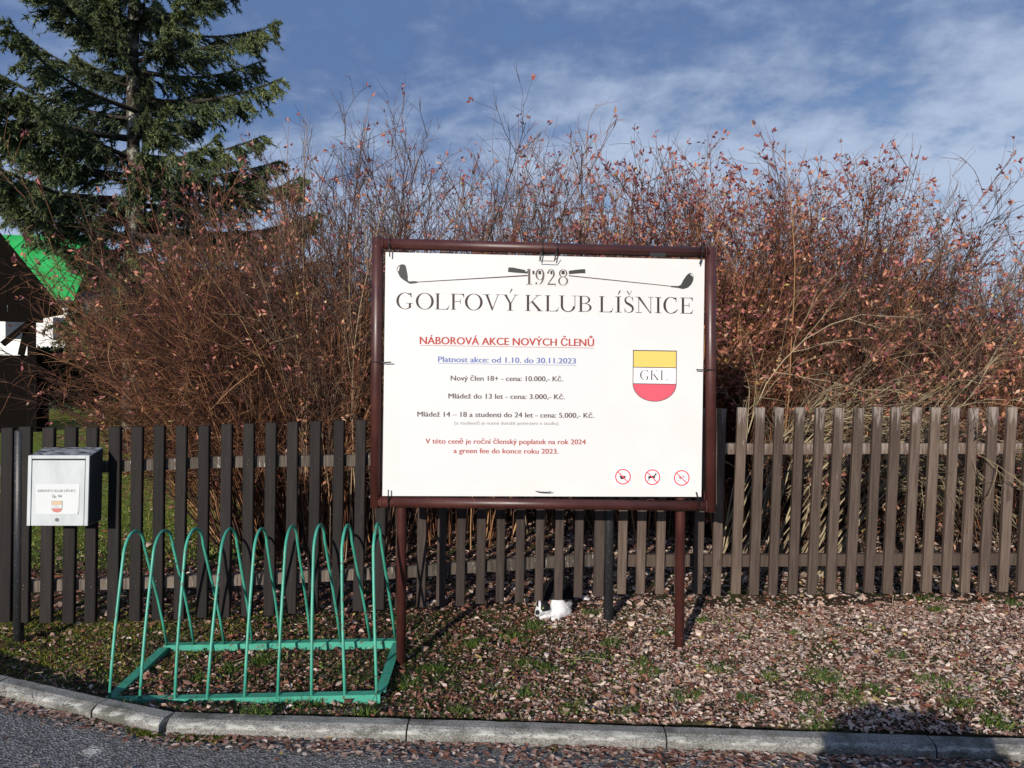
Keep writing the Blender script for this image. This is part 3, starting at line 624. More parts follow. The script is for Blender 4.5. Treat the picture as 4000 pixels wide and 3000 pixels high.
    for k, (cx, cy) in enumerate(((1491, 1388), (1657, 1391), (1822, 1395))):
        pr = Print(); pr.poly([C5(cx+x, cy+y, .0007) for x, y in ((-53, -52), (52, -52), (51, 51), (-53, 50))], 0)
        if k == 0:
            pr.poly([C5(cx+x, cy+y, .001) for x, y in ((-20, -6), (17, -4), (14, 6), (6, 13), (-6, 15), (-15, 9))], 1)
            line(pr, [(-20, -6), (-17, -18), (-2, -24), (0, -6)], 1.6, cx, cy, 1, .001); line(pr, [(16, -5), (22, -12)], 2, cx, cy, 1, .001)
            line(pr, circ(-12, 18, 5), 1.3, cx, cy, 1, .001, True); line(pr, circ(13, 18, 5), 1.3, cx, cy, 1, .001, True)
        elif k == 1:
            pr.poly([C5(cx+x, cy+y, .001) for x, y in ((-23, -6), (2, -9), (12, -6), (16, 0), (10, 9), (-6, 5), (-20, 9), (-24, 2))], 1)
            pr.poly([C5(cx+x, cy+y, .001) for x, y in ((8, -6), (13, -17), (16, -23), (26, -21), (24, -15), (19, -14), (16, -2))], 1)
            line(pr, [(-23, -5), (-33, -8)], 1.6, cx, cy, 1, .001); line(pr, [(-21, 6), (-24, 16), (-27, 25)], 3, cx, cy, 1, .001); line(pr, [(-17, 8), (-19, 15), (-14, 23)], 2.4, cx, cy, 1, .001); line(pr, [(10, 6), (13, 24)], 3, cx, cy, 1, .001)
        else:
            line(pr, circ(-18, 4, 11), 2.2, cx, cy, 1, .001, True); line(pr, circ(19, 4, 11), 2.2, cx, cy, 1, .001, True)
            line(pr, [(-18, 4), (-10, -10), (9, -11), (-3, 4), (-18, 4)], 2.2, cx, cy, 1, .001); line(pr, [(-3, 4), (-12, -14)], 1.5, cx, cy, 1, .001); line(pr, [(19, 4), (8, -15), (13, -17)], 1.5, cx, cy, 1, .001)
        for i in range(40):
            a0, a1 = 2*math.pi*i/40, 2*math.pi*(i+1)/40
            pr.poly([C5(cx+rr*math.cos(a), cy+rr*math.sin(a), .0013) for rr, a in ((45, a0), (45, a1), (37.5, a1), (37.5, a0))], 2)
        line(pr, [(-29, -28), (28, 30)], 6, cx, cy, 2, .00135)
        o = pr.build('prohibition_sign', [M['paper_white'], M['ink'], M['ban_red']], panel); o['label'] = ('red ring sign with a crossed out pram', 'red ring sign with a crossed out dog', 'red ring sign with a crossed out bicycle')[k]
    # small scuffs on panel
    pr = Print()
    for x, y, l, a in ((262, 840, 14, -50), (280, 822, 10, -55), (355, 735, 14, -60), (258, 1082, 16, -40), (278, 1072, 14, -45), (237, 1318, 14, 70), (380, 268, 10, 50)):
        dx, dy = l*math.cos(R(a)), l*math.sin(R(a)); pr.poly([C5(x, y, .0008), C5(x+dx, y+dy, .0008), C5(x+dx+1.5, y+dy+1.5, .0008), C5(x+1.5, y+1.5, .0008)])
    pr.build('scuff_mark', [M['paper']], panel)['kind'] = 'stuff'
    # cable ties: ring round the tube and a tail over the panel
    def tie(px, py, horiz, tail, Y):
        bm = bmesh.new(); ctr = P(px, py, Y); ax = rt if horiz else up; oth = up if horiz else rt
        ringp = [ctr+(oth*math.cos(a)+n*math.sin(a))*(r+.0022) for a in np.linspace(0, 2*math.pi, 25)]
        tube(bm, ringp, .0028, 6, False)
        ct = child('cable_tie', bm_mesh('cable_tie', bm, M['cable']), root)
        bm = bmesh.new(); pts = [ctr+n*(r+.002)]+[P(x, y, Y-.040) for x, y in tail]; tube(bm, pts, .0034, 6); child('tie_tail', bm_mesh('tie_tail', bm, M['cable']), ct)
    tie(1523, 953, True, [(1523, 975), (1522, 1003)], YL+.003); tie(2118, 969, True, [(2115, 990), (2110, 1018)], 4.18); tie(2175, 971, True, [(2172, 990), (2166, 1018)], 4.18)
    tie(2738, 986, True, [(2739, 1012), (2733, 1032)], YR); tie(1471, 1414, False, [(1500, 1416), (1528, 1415)], YL); tie(2776, 1444, False, [(2745, 1445), (2720, 1444)], YR)
    tie(1518, 1961, True, [(1517, 1930), (1517, 1913)], YL); tie(2727, 1976, True, [(2725, 1945), (2719, 1922)], YR)
    bm = bmesh.new(); tube(bm, [P(*p, 4.125) for p in ((2108, 1002), (2105, 1019), (2166, 1020), (2180, 1000))], .0022, 6); child('wire', bm_mesh('wire', bm, M['brown_paint']), root)
    bm = bmesh.new(); tube(bm, [P(*p, 4.135) for p in ((2092, 1919), (2110, 1922), (2135, 1923), (2153, 1921))], .0028, 6); child('wire', bm_mesh('wire', bm, M['shaft']), root)
    return crest
crest_fn = build_board()

# ---------------------------------------------------------------- bike rack
def build_rack():
    fb = [(427, 2729), (546, 2731), (683, 2726), (809, 2724), (955, 2719), (1085, 2716), (1217, 2712), (1347, 2709), (1472, 2706)]
    rb = [(653, 2517), (758, 2512), (877, 2512), (986, 2510), (1096, 2507), (1215, 2506), (1331, 2504), (1447, 2500), (1545, 2498)]
    tp = [(524, 2076), (638, 2074), (759, 2067), (895, 2067), (1018, 2067), (1139, 2056), (1248, 2052), (1356, 2052), (1474, 2047)]
    Yf, Yr = 3.73, 4.42
    F_ = [P(x, y, Yf) for x, y in fb]; B_ = [P(x, y, Yr) for x, y in rb]
    o0 = (F_[0]+B_[0])/2
    root = empty('bike_rack', (o0.x, o0.y, F_[0].z-.03), label='green painted steel bike rack with nine hoops on the leafy verge', cat='bike rack')
    for i in range(9):
        f, b = F_[i], B_[i]; t = P(tp[i][0], tp[i][1], (Yf+Yr)/2-.04)
        c_ = [f, f+(t-f)*.35+Vector((0, -.02, 0))*1, None]
        # A-shaped hoop: two straight legs joined by a round top
        rad = .125; top = t
        s = (b-f); s.z = 0; s = s.normalized(); ctr = top-Vector((0, 0, rad))
        pts = [f-Vector((0, 0, .01))]
        la = ctr-s*rad; lb = ctr+s*rad
        ga = (la-f); 
        for k in (.25, .5, .75): pts.append(f+(la-f)*k-s*.014*math.sin(k*math.pi))
        for a in np.linspace(170, 10, 15): pts.append(ctr+s*(rad*math.cos(R(a)))+Vector((0, 0, 1))*(rad*1.0*math.sin(R(a))))
        for k in (.25, .5, .75): pts.append(lb+(b-lb)*k+s*.018*math.sin(k*math.pi))
        pts.append(b-Vector((0, 0, .01)))
        bm = bmesh.new(); tube(bm, pts, .0075, 10); child('hoop', bm_mesh('hoop', bm, M['green_paint']), root)
    e = Vector((.015, 0, 0))
    def angle_bar(a, b, back, nm='base_bar'):
        bm = bmesh.new(); s = back; z = Vector((0, 0, 1)); a = a-z*.004; b = b-z*.004
        prof = [(-.012, 0), (.036, 0), (.036, -.005), (-.007, -.005), (-.007, -.044), (-.012, -.044)]
        ra = [bm.verts.new(a+s*x+z*y) for x, y in prof]; rb_ = [bm.verts.new(b+s*x+z*y) for x, y in prof]
        for k in range(6): bm.faces.new((ra[k], rb_[k], rb_[(k+1) % 6], ra[(k+1) % 6]))
        bm.faces.new(ra); bm.faces.new(rb_[::-1]); child(nm, bm_mesh(nm, bm, M['green_paint']), root)
    yv = Vector((0, 1, 0))
    angle_bar(F_[0]-e*1.3, F_[-1]+e*1.2, yv); angle_bar(B_[0]-e*1.2+yv*.004, B_[-1]+e*1.2+yv*.004, yv)
    dl = (B_[0]-F_[0]); xl = Vector((1, 0, 0)); 
    angle_bar(F_[0]+dl*.055+xl*.0-Vector((0, 0, .006)), F_[0]+dl*.97-Vector((0, 0, .006)), -xl); dr = B_[-1]-F_[-1]; angle_bar(F_[-1]+dr*.055-Vector((0, 0, .006)), F_[-1]+dr*.97-Vector((0, 0, .006)), xl)
build_rack()

# ---------------------------------------------------------------- mailbox
def build_mailbox():
    Yf, Yb = 4.41, 4.555
    tl = P(113, 1779, Yf); tr = P(351, 1783, Yf); bl = P(106.6, 2053, Yf); br = P(344.6, 2053, Yf)
    up = (tl-bl); rt = (br-bl); n = rt.cross(up).normalized()
    if n.y > 0: n = -n
    D = Yb-Yf
    root = empty('mailbox', (bl.x, Yb, bl.z), label='white metal mailbox with paper name label hung on the dark fence', cat='mailbox')
    def Q(u, v, d=0): return bl+rt*u+up*v+n*d     # d>0 towards the camera
    bk = Vector((0, D, 0))
    # body: sides, top, bottom as a shell, front frame white
    bm = bmesh.new(); c = [Q(0, 0), Q(1, 0), Q(1, 1), Q(0, 1)]; c2 = [p+bk+Vector((0, 0, .03 if i > 1 else 0)) for i, p in enumerate(c)]
    v, fs = box8(bm, c+c2)
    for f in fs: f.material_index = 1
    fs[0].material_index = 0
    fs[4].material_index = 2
    bmesh.ops.bevel(bm, geom=list(bm.edges), offset=.003, segments=2, affect='EDGES')
    child('body', bm_mesh('body', bm, [M['mail_white'], M['mail_side'], M['mail_top']]), root)
    bm = bmesh.new()
    for u0, v0, u1, v1 in ((0, 0, .058, 1), (.942, 0, 1, 1), (.06, .955, .94, 1)):
        box8(bm, [Q(u0, v0, .001), Q(u1, v0, .001), Q(u1, v1, .001), Q(u0, v1, .001), Q(u0, v0, .007), Q(u1, v0, .007), Q(u1, v1, .007), Q(u0, v1, .007)])
    bmesh.ops.bevel(bm, geom=list(bm.edges), offset=.0012, segments=1, affect='EDGES'); child('front_frame', bm_mesh('front_frame', bm, M['mail_white']), root)
    bm = bmesh.new(); box8(bm, [Q(u, v, d) for d in (.0006, .0012) for u, v in ((.056, 0.0), (.944, 0.0), (.944, .957), (.056, .957))]); child('gap', bm_mesh('gap', bm, M['dark_gap']), root)
    bm = bmesh.new(); box8(bm, [Q(u, v, d) for d in (.0016, .0055) for u, v in ((.068, 0.0), (.932, 0.0), (.932, .932), (.068, .932))]); bmesh.ops.bevel(bm, geom=list(bm.edges), offset=.0015, segments=1, affect='EDGES')
    door = child('door', bm_mesh('door', bm, M['mail_white']), root)
    # paper label (crop 3.95 px per photo px; box spans 130..1065 x 310..1395)
    def mp(x, y, d=.0062): 
        v_ = (1395-y)/(1395-312.0); xl = 105+25*v_; xr = 1045+20*v_
        return Q((x-xl)/(xr-xl), v_, d)
    pr = Print(); pr.poly([mp(238, 745, .0060), mp(918, 750, .0066), mp(912, 1165, .0066), mp(890, 1213, .010), mp(242, 1213, .0062)]); lb = pr.build('paper_label', [M['label_paper']], door)
    pr = Print(); cap = 37; x = 278; s = 'GOLFOVÝ KLUB LÍŠNICE'; wd = {'G': 1.0, 'O': 1.05, 'L': .8, 'F': .75, 'V': 1.0, 'Ý': .95, 'K': 1.0, 'U': 1.0, 'B': .8, 'Í': .42, 'Š': .65, 'N': 1.05, 'I': .42, 'C': .9, 'E': .8, ' ': .42}
    tot = sum(wd[c] for c in s)+.07*len(s); k_ = (866-278)/(tot*cap)
    for ch in s:
        if ch != ' ':
            for k, pg in enumerate(serif(ch, wd[ch])): pr.poly([mp(x+px_*cap*k_, 872-py_*cap, .0078+.00002*(k % 9)) for px_, py_ in pg])
        x += (wd[ch]+.07)*cap*k_
    pr.build('lettering', [M['ink_soft']], door)['kind'] = 'stuff'
    me = text_mesh('čp. 94', 1, .0); co = np.array([v.co[:] for v in me.vertices]); mn, mx = co[:, 0].min(), co[:, 0].max(); a = mp(500, 956, .0080); u = (mp(643, 956, .0080)-a)/(mx-mn); vv = (mp(500, 914, .0080)-a)/.729
    for v_ in me.vertices: v_.co = a+u*(v_.co.x-mn)+vv*v_.co.y
    me.materials.clear(); me.materials.append(M['ink_soft']); child('lettering', me, door)['kind'] = 'stuff'
    crest_fn(lambda x_, y_, l: mp(497+155*x_, 1010+175*y_, .0092+l*.6), door, [M['ink_grey'], M['crest_yellow_faded'], M['label_paper'], M['crest_red_faded'], M['ink_grey']], None)
    bm = bmesh.new(); ctr = mp(573, 1300, .0062); bmesh.ops.create_cone(bm, cap_ends=True, segments=20, radius1=.0115, radius2=.0105, depth=.006, matrix=Matrix.Translation(ctr) @ Matrix.Rotation(R(90), 4, 'X'))
    lk = child('lock', bm_mesh('lock', bm, M['chrome']), root)
    bm = bmesh.new(); ctr = ctr+n*.0035; box8(bm, [ctr+Vector((x_, y_, z_)) for y_ in (-.0005, .0005) for x_, z_ in ((-.006, -.0015), (.002, -.0015), (.002, .0012), (-.006, .0012))]); o = bpy.data.objects.new('keyhole', bm_mesh('keyhole', bm, M['dark_gap'])); COL.objects.link(o); o.parent = lk
build_mailbox()

# ---------------------------------------------------------------- vegetation helpers
def unit(v): return v/np.maximum(np.linalg.norm(v, axis=-1, keepdims=True), 1e-9)
def grow(rg, S, D, L, n, bend, grav, up=0.0, arch=False):
    N = len(S); P_ = np.zeros((N, n+1, 3)); P_[:, 0] = S; D = unit(D.copy()); st = (L/n)[:, None]
    for i in range(n):
        D = unit(D+rg.randn(N, 3)*bend+np.array([0, 0, -grav*(min(1, max(0, (i-3)/3)) if arch else 1)+up])); P_[:, i+1] = P_[:, i]+D*st
    return P_
def tubes_np(P_, R_, tint):
    N, m, _ = P_.shape; d = np.gradient(P_, axis=1); d = unit(d); ref = np.array([.31, .87, .38]); u = unit(np.cross(d, ref)); v = np.cross(d, u)
    vv = []
    for k in range(3):
        a = 2*math.pi*k/3; vv.append(P_+(u*math.cos(a)+v*math.sin(a))*R_[..., None])
    V = np.stack(vv, 2).reshape(-1, 3); idx = np.arange(N*m*3).reshape(N, m, 3)
    q = [np.stack([idx[:, :-1, k], idx[:, :-1, (k+1) % 3], idx[:, 1:, (k+1) % 3], idx[:, 1:, k]], -1).reshape(-1, 4) for k in range(3)]
    return V, np.concatenate(q), np.repeat(tint, m*3)
def along(rg, P_, cnt, lo, hi, pw=1.0):
    N, m, _ = P_.shape; ii = np.repeat(np.arange(N), cnt); t = lo+(hi-lo)*rg.rand(len(ii))**pw; f = t*(m-1); k = np.minimum(f.astype(int), m-2); fr = (f-k)[:, None]
    p = P_[ii, k]*(1-fr)+P_[ii, k+1]*fr; d = unit(P_[ii, k+1]-P_[ii, k]); return ii, t, p, d
def leaves_np(rg, p, d, L, W, fold=.35, six=False):
    """folded leaf faces: base at p, along d"""
    N = len(p); d = unit(d); s = unit(np.cross(d, rg.randn(N, 3))); n = np.cross(d, s); L = L[:, None]; W = W[:, None]
    if not six:
        V = np.stack([p, p+d*L*.45+s*W*.5+n*W*fold, p+d*L, p+d*L*.45-s*W*.5+n*W*fold], 1); b = (np.arange(N)*4)[:, None]
        Fc = np.concatenate([b+np.array([0, 1, 2]), b+np.array([0, 2, 3])]); return V.reshape(-1, 3), Fc, 4
    V = np.stack([p, p+d*L*.28+s*W*.45+n*W*fold, p+d*L*.7+s*W*.38+n*W*fold*.9, p+d*L-n*W*.1, p+d*L*.7-s*W*.38+n*W*fold*.7, p+d*L*.28-s*W*.45+n*W*fold], 1); b = (np.arange(N)*6)[:, None]
    Fc = np.concatenate([b+np.array([0, 1, 2, 3]), b+np.array([0, 3, 4, 5])]); return V.reshape(-1, 3), Fc, 6
def leaf_mesh(name, rg, p, d, L, W, tint, m, fold=.35, six=False):
    V, Fc, k = leaves_np(rg, p, d, L, W, fold, six); return mesh_np(name, V, [Fc], m, np.repeat(tint, k))

def shrub_meshes(seed, H, nst, spread, lean, grav, bark, l1=13, l2=4, leaf=1.0, base_r=.35, low=.2, tw=1.0, leafsize=.042, up=.0, arch=False):
    rg = np.random.RandomState(seed)
    a = rg.rand(nst)*2*math.pi; rr = base_r*np.sqrt(rg.rand(nst)); S = np.stack([rr*np.cos(a), rr*np.sin(a)*.7, np.zeros(nst)-.03], -1)
    tl = np.minimum(np.abs(rg.randn(nst)), 1.9)*spread; D = np.stack([np.cos(a)*np.sin(tl), np.sin(a)*np.sin(tl)*.8, np.cos(tl)], -1)+np.array(lean)
    L = H*(.55+.38*rg.rand(nst)**.75); n = 12; L = L*np.clip(1-1.3*np.maximum(0, -unit(D)[:, 0]-.34), .45, 1)
    P0 = grow(rg, S, D, L, n, .055, grav, up, arch); R0 = (.0088*(.5+.75*rg.rand(nst)))[:, None]*np.linspace(1, .28, n+1)*tw
    i1, t1, p1, d1 = along(rg, P0, l1, low, .99, .8); N1 = len(i1)
    gv = min(grav, .06); D1 = unit(d1+rg.randn(N1, 3)*.42+np.array([0, 0, .10-gv*1.2])); L1 = L[i1]*(.34*(1-t1)+.09)*(.5+.8*rg.rand(N1)); P1 = grow(rg, p1, D1, L1, 5, .11, gv*1.2, up); R1 = (.0034*(.7+.5*rg.rand(N1)))[:, None]*np.linspace(1, .4, 6)*tw
    i2, t2, p2, d2 = along(rg, P1, l2, .15, 1.0); N2 = len(i2)
    D2 = unit(d2+rg.randn(N2, 3)*.55); L2 = L1[i2]*(.22+.35*rg.rand(N2)); P2 = grow(rg, p2, D2, L2, 3, .14, gv); R2 = np.full(N2, .0019)[:, None]*np.linspace(1, .5, 4)*tw
    tint0 = np.clip(rg.rand(nst)*.8+.1, 0, 1); T1 = np.clip(tint0[i1]*.5+rg.rand(N1)*.5, 0, 1); T2 = np.clip(T1[i2]*.5+.5*rg.rand(N2), 0, 1)
    V0, q0, a0 = tubes_np(P0, R0, tint0); st = mesh_np('stem', V0, [q0], bark, a0, True)
    Va, qa, aa = tubes_np(P1, R1, T1); Vb, qb, ab = tubes_np(P2, R2, T2); twm = mesh_np('twig', np.concatenate([Va, Vb]), [np.concatenate([qa, qb+len(Va)])], bark, np.concatenate([aa, ab]), True)
    # leaves: clusters near tips of both twig orders
    out = []
    nl = int(N1*4.0*leaf)
    if nl:
        tips = np.concatenate([P1[:, -1], P2[:, -1], P0[:, -1]]); td = np.concatenate([P1[:, -1]-P1[:, -2], P2[:, -1]-P2[:, -2], P0[:, -1]-P0[:, -2]])
        k = rg.randint(0, len(tips), nl//3+1); k = np.repeat(k, 3)[:nl]; p = tips[k]+rg.randn(nl, 3)*.008; d = unit(unit(td[k])*.9+rg.randn(nl, 3)*.6+np.array([0, 0, -.15]))
        hz = p[:, 2]/H; tint = np.clip(.66-.36*hz+rg.randn(nl)*.24, 0, 1)
        lm = leaf_mesh('leaf', rg, p, d, leafsize*(.6+.7*rg.rand(nl)), leafsize*.5*(.7+.6*rg.rand(nl)), tint, M['shrub_leaf'], .2)
    else: lm = None
    return st, twm, lm
def place_shrub(meshes, loc, label, group='bare autumn shrubs behind the fence', rot=0, scale=1, name='shrub'):
    o = empty(name, loc, label=label, cat='shrub', group=group); o.rotation_euler.z = rot; o.scale = (scale,)*3
    for nm, me in zip(('stem', 'twig', 'leaf'), meshes):
        if me is None: continue
        c = bpy.data.objects.new(nm, me); COL.objects.link(c); c.parent = o; c['kind'] = 'stuff'
    return o
def X_at(px, Y): return P(px, 1400, Y).x
def zt(py, px, Y): return P(px, py, Y).z

BR, BB, BP = M['bark_red'], M['bark_brown'], M['bark_pale']
shr = [  # px, Y, top py, seed, nst, spread, lean, grav, bark, l1, l2, leaf, label, extra
    (1170, 6.9, 800, 1, 130, .27, (-.17, -.05, 0), .042, BR, 16, 6, .22, 'broad reddish shrub arching left over the lawn beside the dark shed', dict(base_r=.7, up=.0)),
    (1060, 7.4, 900, 2, 120, .27, (-.20, 0, 0), .048, BR, 16, 6, .18, 'low tangled reddish shrub at the left edge of the hedge, nearest the shed', dict(base_r=.6)),
    (1130, 7.3, 480, 3, 75, .26, (-.03, 0, 0), .004, BR, 13, 4, .9, 'tall upright shrub beside the spruce with red leaves at its tips', dict(base_r=.55)),
    (1400, 6.6, 300, 4, 60, .19, (-.02, 0, 0), .0, BB, 13, 5, .35, 'tallest nearly leafless shrub just left of the sign board', dict(base_r=.5)),
    (1760, 7.0, 320, 5, 60, .20, (.0, 0, 0), .0, BR, 13, 5, .55, 'tall thin stemmed shrub above the left half of the sign board', dict(base_r=.6)),
    (2180, 7.6, 560, 6, 95, .25, (.05, 0, 0), .004, BB, 14, 5, .9, 'shrub with leaning stems above the middle of the sign board', dict(base_r=.7)),
    (2600, 7.2, 520, 7, 105, .23, (.0, 0, 0), .0, BR, 14, 5, 1.9, 'red leaved shrub above the right end of the sign board', dict(base_r=.65)),
    (3010, 7.0, 440, 8, 120, .26, (.02, 0, 0), .002, BR, 14, 5, 1.8, 'dense red leaved shrub just right of the sign board', dict(base_r=.6)),
    (3330, 7.3, 760, 9, 140, .50, (.04, 0, 0), .030, BB, 18, 6, .8, 'dense dark domed shrub behind the right fence section', dict(base_r=.7)),
    (3280, 8.2, 640, 10, 40, .20, (.05, 0, 0), .0, BR, 12, 4, 1.2, 'loose shrub with tall leafy shoots rising over the dark domed one', dict(base_r=.6)),
    (3720, 8.6, 820, 11, 24, .20, (.03, 0, 0), .0, BB, 9, 3, 1.5, 'sparse see-through shrub near the right edge against the sky', dict(base_r=.6)),
    (4090, 7.6, 700, 12, 34, .24, (-.03, 0, 0), .0, BB, 11, 4, 1.2, 'tall shrub cut off by the right edge of the photo', dict(base_r=.5)),
    (3950, 6.9, 1090, 13, 110, .55, (-.10, 0, 0), .035, BR, 16, 5, 1.3, 'low spreading shrub with yellow leaves behind the far right pickets', dict(base_r=.6)),
]
SM = {}
for (px, Y, py, seed, nst, spread, lean, grav, bark, l1, l2, leaf, label, ex) in shr:
    x = X_at(px, Y); z0 = float(gz(x, Y)); H = (zt(py, px, Y)-z0)*(1.0 if grav < .01 else 1.10)
    SM[seed] = (shrub_meshes(seed, H, nst, spread, lean, grav, bark, l1, l2, leaf, **ex), H)
    place_shrub(SM[seed][0], (x, Y, z0), label)
# dry pale arching canes
m_dry = shrub_meshes(31, 2.75, 48, .20, (.50, -.05, 0), .30, BP, 10, 4, .08, base_r=.5, low=.40, tw=1.0, arch=True)
x = X_at(2960, 6.0); place_shrub(m_dry, (x, 5.75, float(gz(x, 5.75))), 'pale dry canes arching to the right just above the right pickets')
# lower second row closing the hedge
back = [(13, 1230, 9.2, .85), (9, 1150, 8.8, .86), (1, 1560, 9.0, .80), (9, 1900, 8.6, .85), (13, 2250, 8.9, .95), (9, 2600, 8.7, .92), (13, 2950, 9.0, 1.0), (9, 3200, 9.4, .95), (13, 3600, 9.6, .85), (13, 3950, 9.6, .95), (13, 4300, 9.2, 1.05)]
bl_ = ['second row shrub glimpsed behind the low reddish left one', 'second row shrub behind the tall leafy one next to the spruce', 'second row shrub behind the tallest bare one', 'second row shrub hidden behind the left half of the board', 'second row shrub hidden behind the middle of the board', 'second row shrub hidden behind the right half of the board',
       'second row shrub behind the dense red leaved one', 'second row shrub behind the dark dome', 'second row shrub seen through the sparse one', 'second row shrub behind the yellow leaved one', 'last second row shrub at the right end']
for (s, px, Y, sc), lb in zip(back, bl_):
    x = X_at(px, Y); place_shrub(SM[s][0], (x, Y, float(gz(x, Y))), lb, rot=(s*1.7+px*.01) % 6.28 if px > 1100 else 0.0, scale=sc)

# ---------------------------------------------------------------- spruce
def build_spruce():
    Y = 13.5; x = X_at(505, Y); z0 = float(gz(x, Y)); Ht = 17.0
    root = empty('spruce_tree', (x, Y, z0), label='big dark green spruce with drooping branches standing left behind the shrubs', cat='tree')
    bm = bmesh.new(); rd = random.Random(3)
    pts = [Vector((.02*math.sin(z*1.7)+.01*z, 0, z)) for z in np.linspace(0, Ht, 26)]; tube(bm, pts, [max(.012, .135*(1-z/Ht)**.8+.004*rd.random()) for z in np.linspace(0, Ht, 26)], 12)
    o = bpy.data.objects.new('trunk', bm_mesh('trunk', bm, M['spruce_bark'])); COL.objects.link(o); o.parent = root
    def branch(seed):
        rg = np.random.RandomState(seed); n = 10
        t = np.linspace(0, 1, n+1); ax = np.stack([t, .05*np.sin(t*5+seed), -.07*np.sin(t*math.pi*.9)+.10*t**2.2], -1)[None]
        R0 = (.019*(1-t)+.004)[None]
        i1, t1, p1, d1 = along(rg, ax, 52, .06, 1.0, .9); N1 = len(i1); sgn = np.where(rg.rand(N1) < .5, -1, 1)
        D1 = unit(np.stack([.75+.3*rg.rand(N1), sgn*(.40+.55*rg.rand(N1)), -.20-.40*rg.rand(N1)], -1)); L1 = (.24*(1.05-t1)+.09)*(.5+.8*rg.rand(N1)); P1 = grow(rg, p1, D1, L1, 5, .10, .12)
        i2, t2, p2, d2 = along(rg, P1, 5, .15, 1.0); N2 = len(i2); D2 = unit(d2+rg.randn(N2, 3)*.45+np.array([0, 0, -.35])); L2 = L1[i2]*(.25+.25*rg.rand(N2)); P2 = grow(rg, p2, D2, L2, 3, .10, .14)
        V0, q0, a0 = tubes_np(ax, R0, np.array([.3])); V1, q1, a1 = tubes_np(P1, np.full((N1, 6), .0032), np.full(N1, .3))
        tw = mesh_np('branch', V0, [q0], M['limb'])
        # needles: flat slivers all round every twig
        nd = []
        for PP, c in ((ax[:, 4:], 220), (P1, 42), (P2, 17)):
            i, tt, p, d = along(rg, PP, c, 0, 1); N = len(i); dd = unit(d*.9+rg.randn(N, 3)*.55); nd.append((p, dd))
        p = np.concatenate([a for a, b in nd]); d = np.concatenate([b for a, b in nd]); N = len(p)
        # one sliver triangle each
        s = unit(np.cross(d, rg.randn(N, 3))); L = (.026+.018*rg.rand(N))[:, None]; W = (.0075+.004*rg.rand(N))[:, None]
        V = np.stack([p-s*W/2, p+s*W/2, p+d*L], 1).reshape(-1, 3); Fc = np.arange(N*3).reshape(-1, 3)
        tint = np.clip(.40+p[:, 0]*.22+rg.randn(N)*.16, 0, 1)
        nm = mesh_np('needles', np.concatenate([V, V1]), [Fc, q1+len(V)], M['needle'], np.concatenate([np.repeat(tint, 3), np.zeros(len(V1))])); return tw, nm
    var = [branch(100+i) for i in range(6)]
    rd = random.Random(8); k = 0; z = 2.3
    while z < Ht-.3:
        L = 3.65*max(.03, 1-z/Ht)
        for j in range(4):
            a = k*2.399+rd.uniform(-.4, .4); k += 1; tw, nm = var[k % 6]; l = L*rd.choice((.35, .6, .8, .9, 1.0, 1.1))*rd.uniform(.92, 1.05)
            zz = z+rd.uniform(-.1, .1)
            if math.cos(a) < -.25: l = min(l, .45+max(0, z-2.5)*1.25) if z < 4.2 else l*1.25
            b = bpy.data.objects.new('branch', tw); COL.objects.link(b); b.parent = root; b.location = (.01*zz, 0, zz); b.scale = (l, l*.85, l*.9); b.rotation_euler = (rd.uniform(-.2, .2), -R(rd.uniform(-4, 12)+np.interp(z, [1, 4, 9], [-4, 4, 15])), a)
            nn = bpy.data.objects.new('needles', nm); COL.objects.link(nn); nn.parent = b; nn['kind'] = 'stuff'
        z += rd.uniform(.24, .37)
build_spruce()

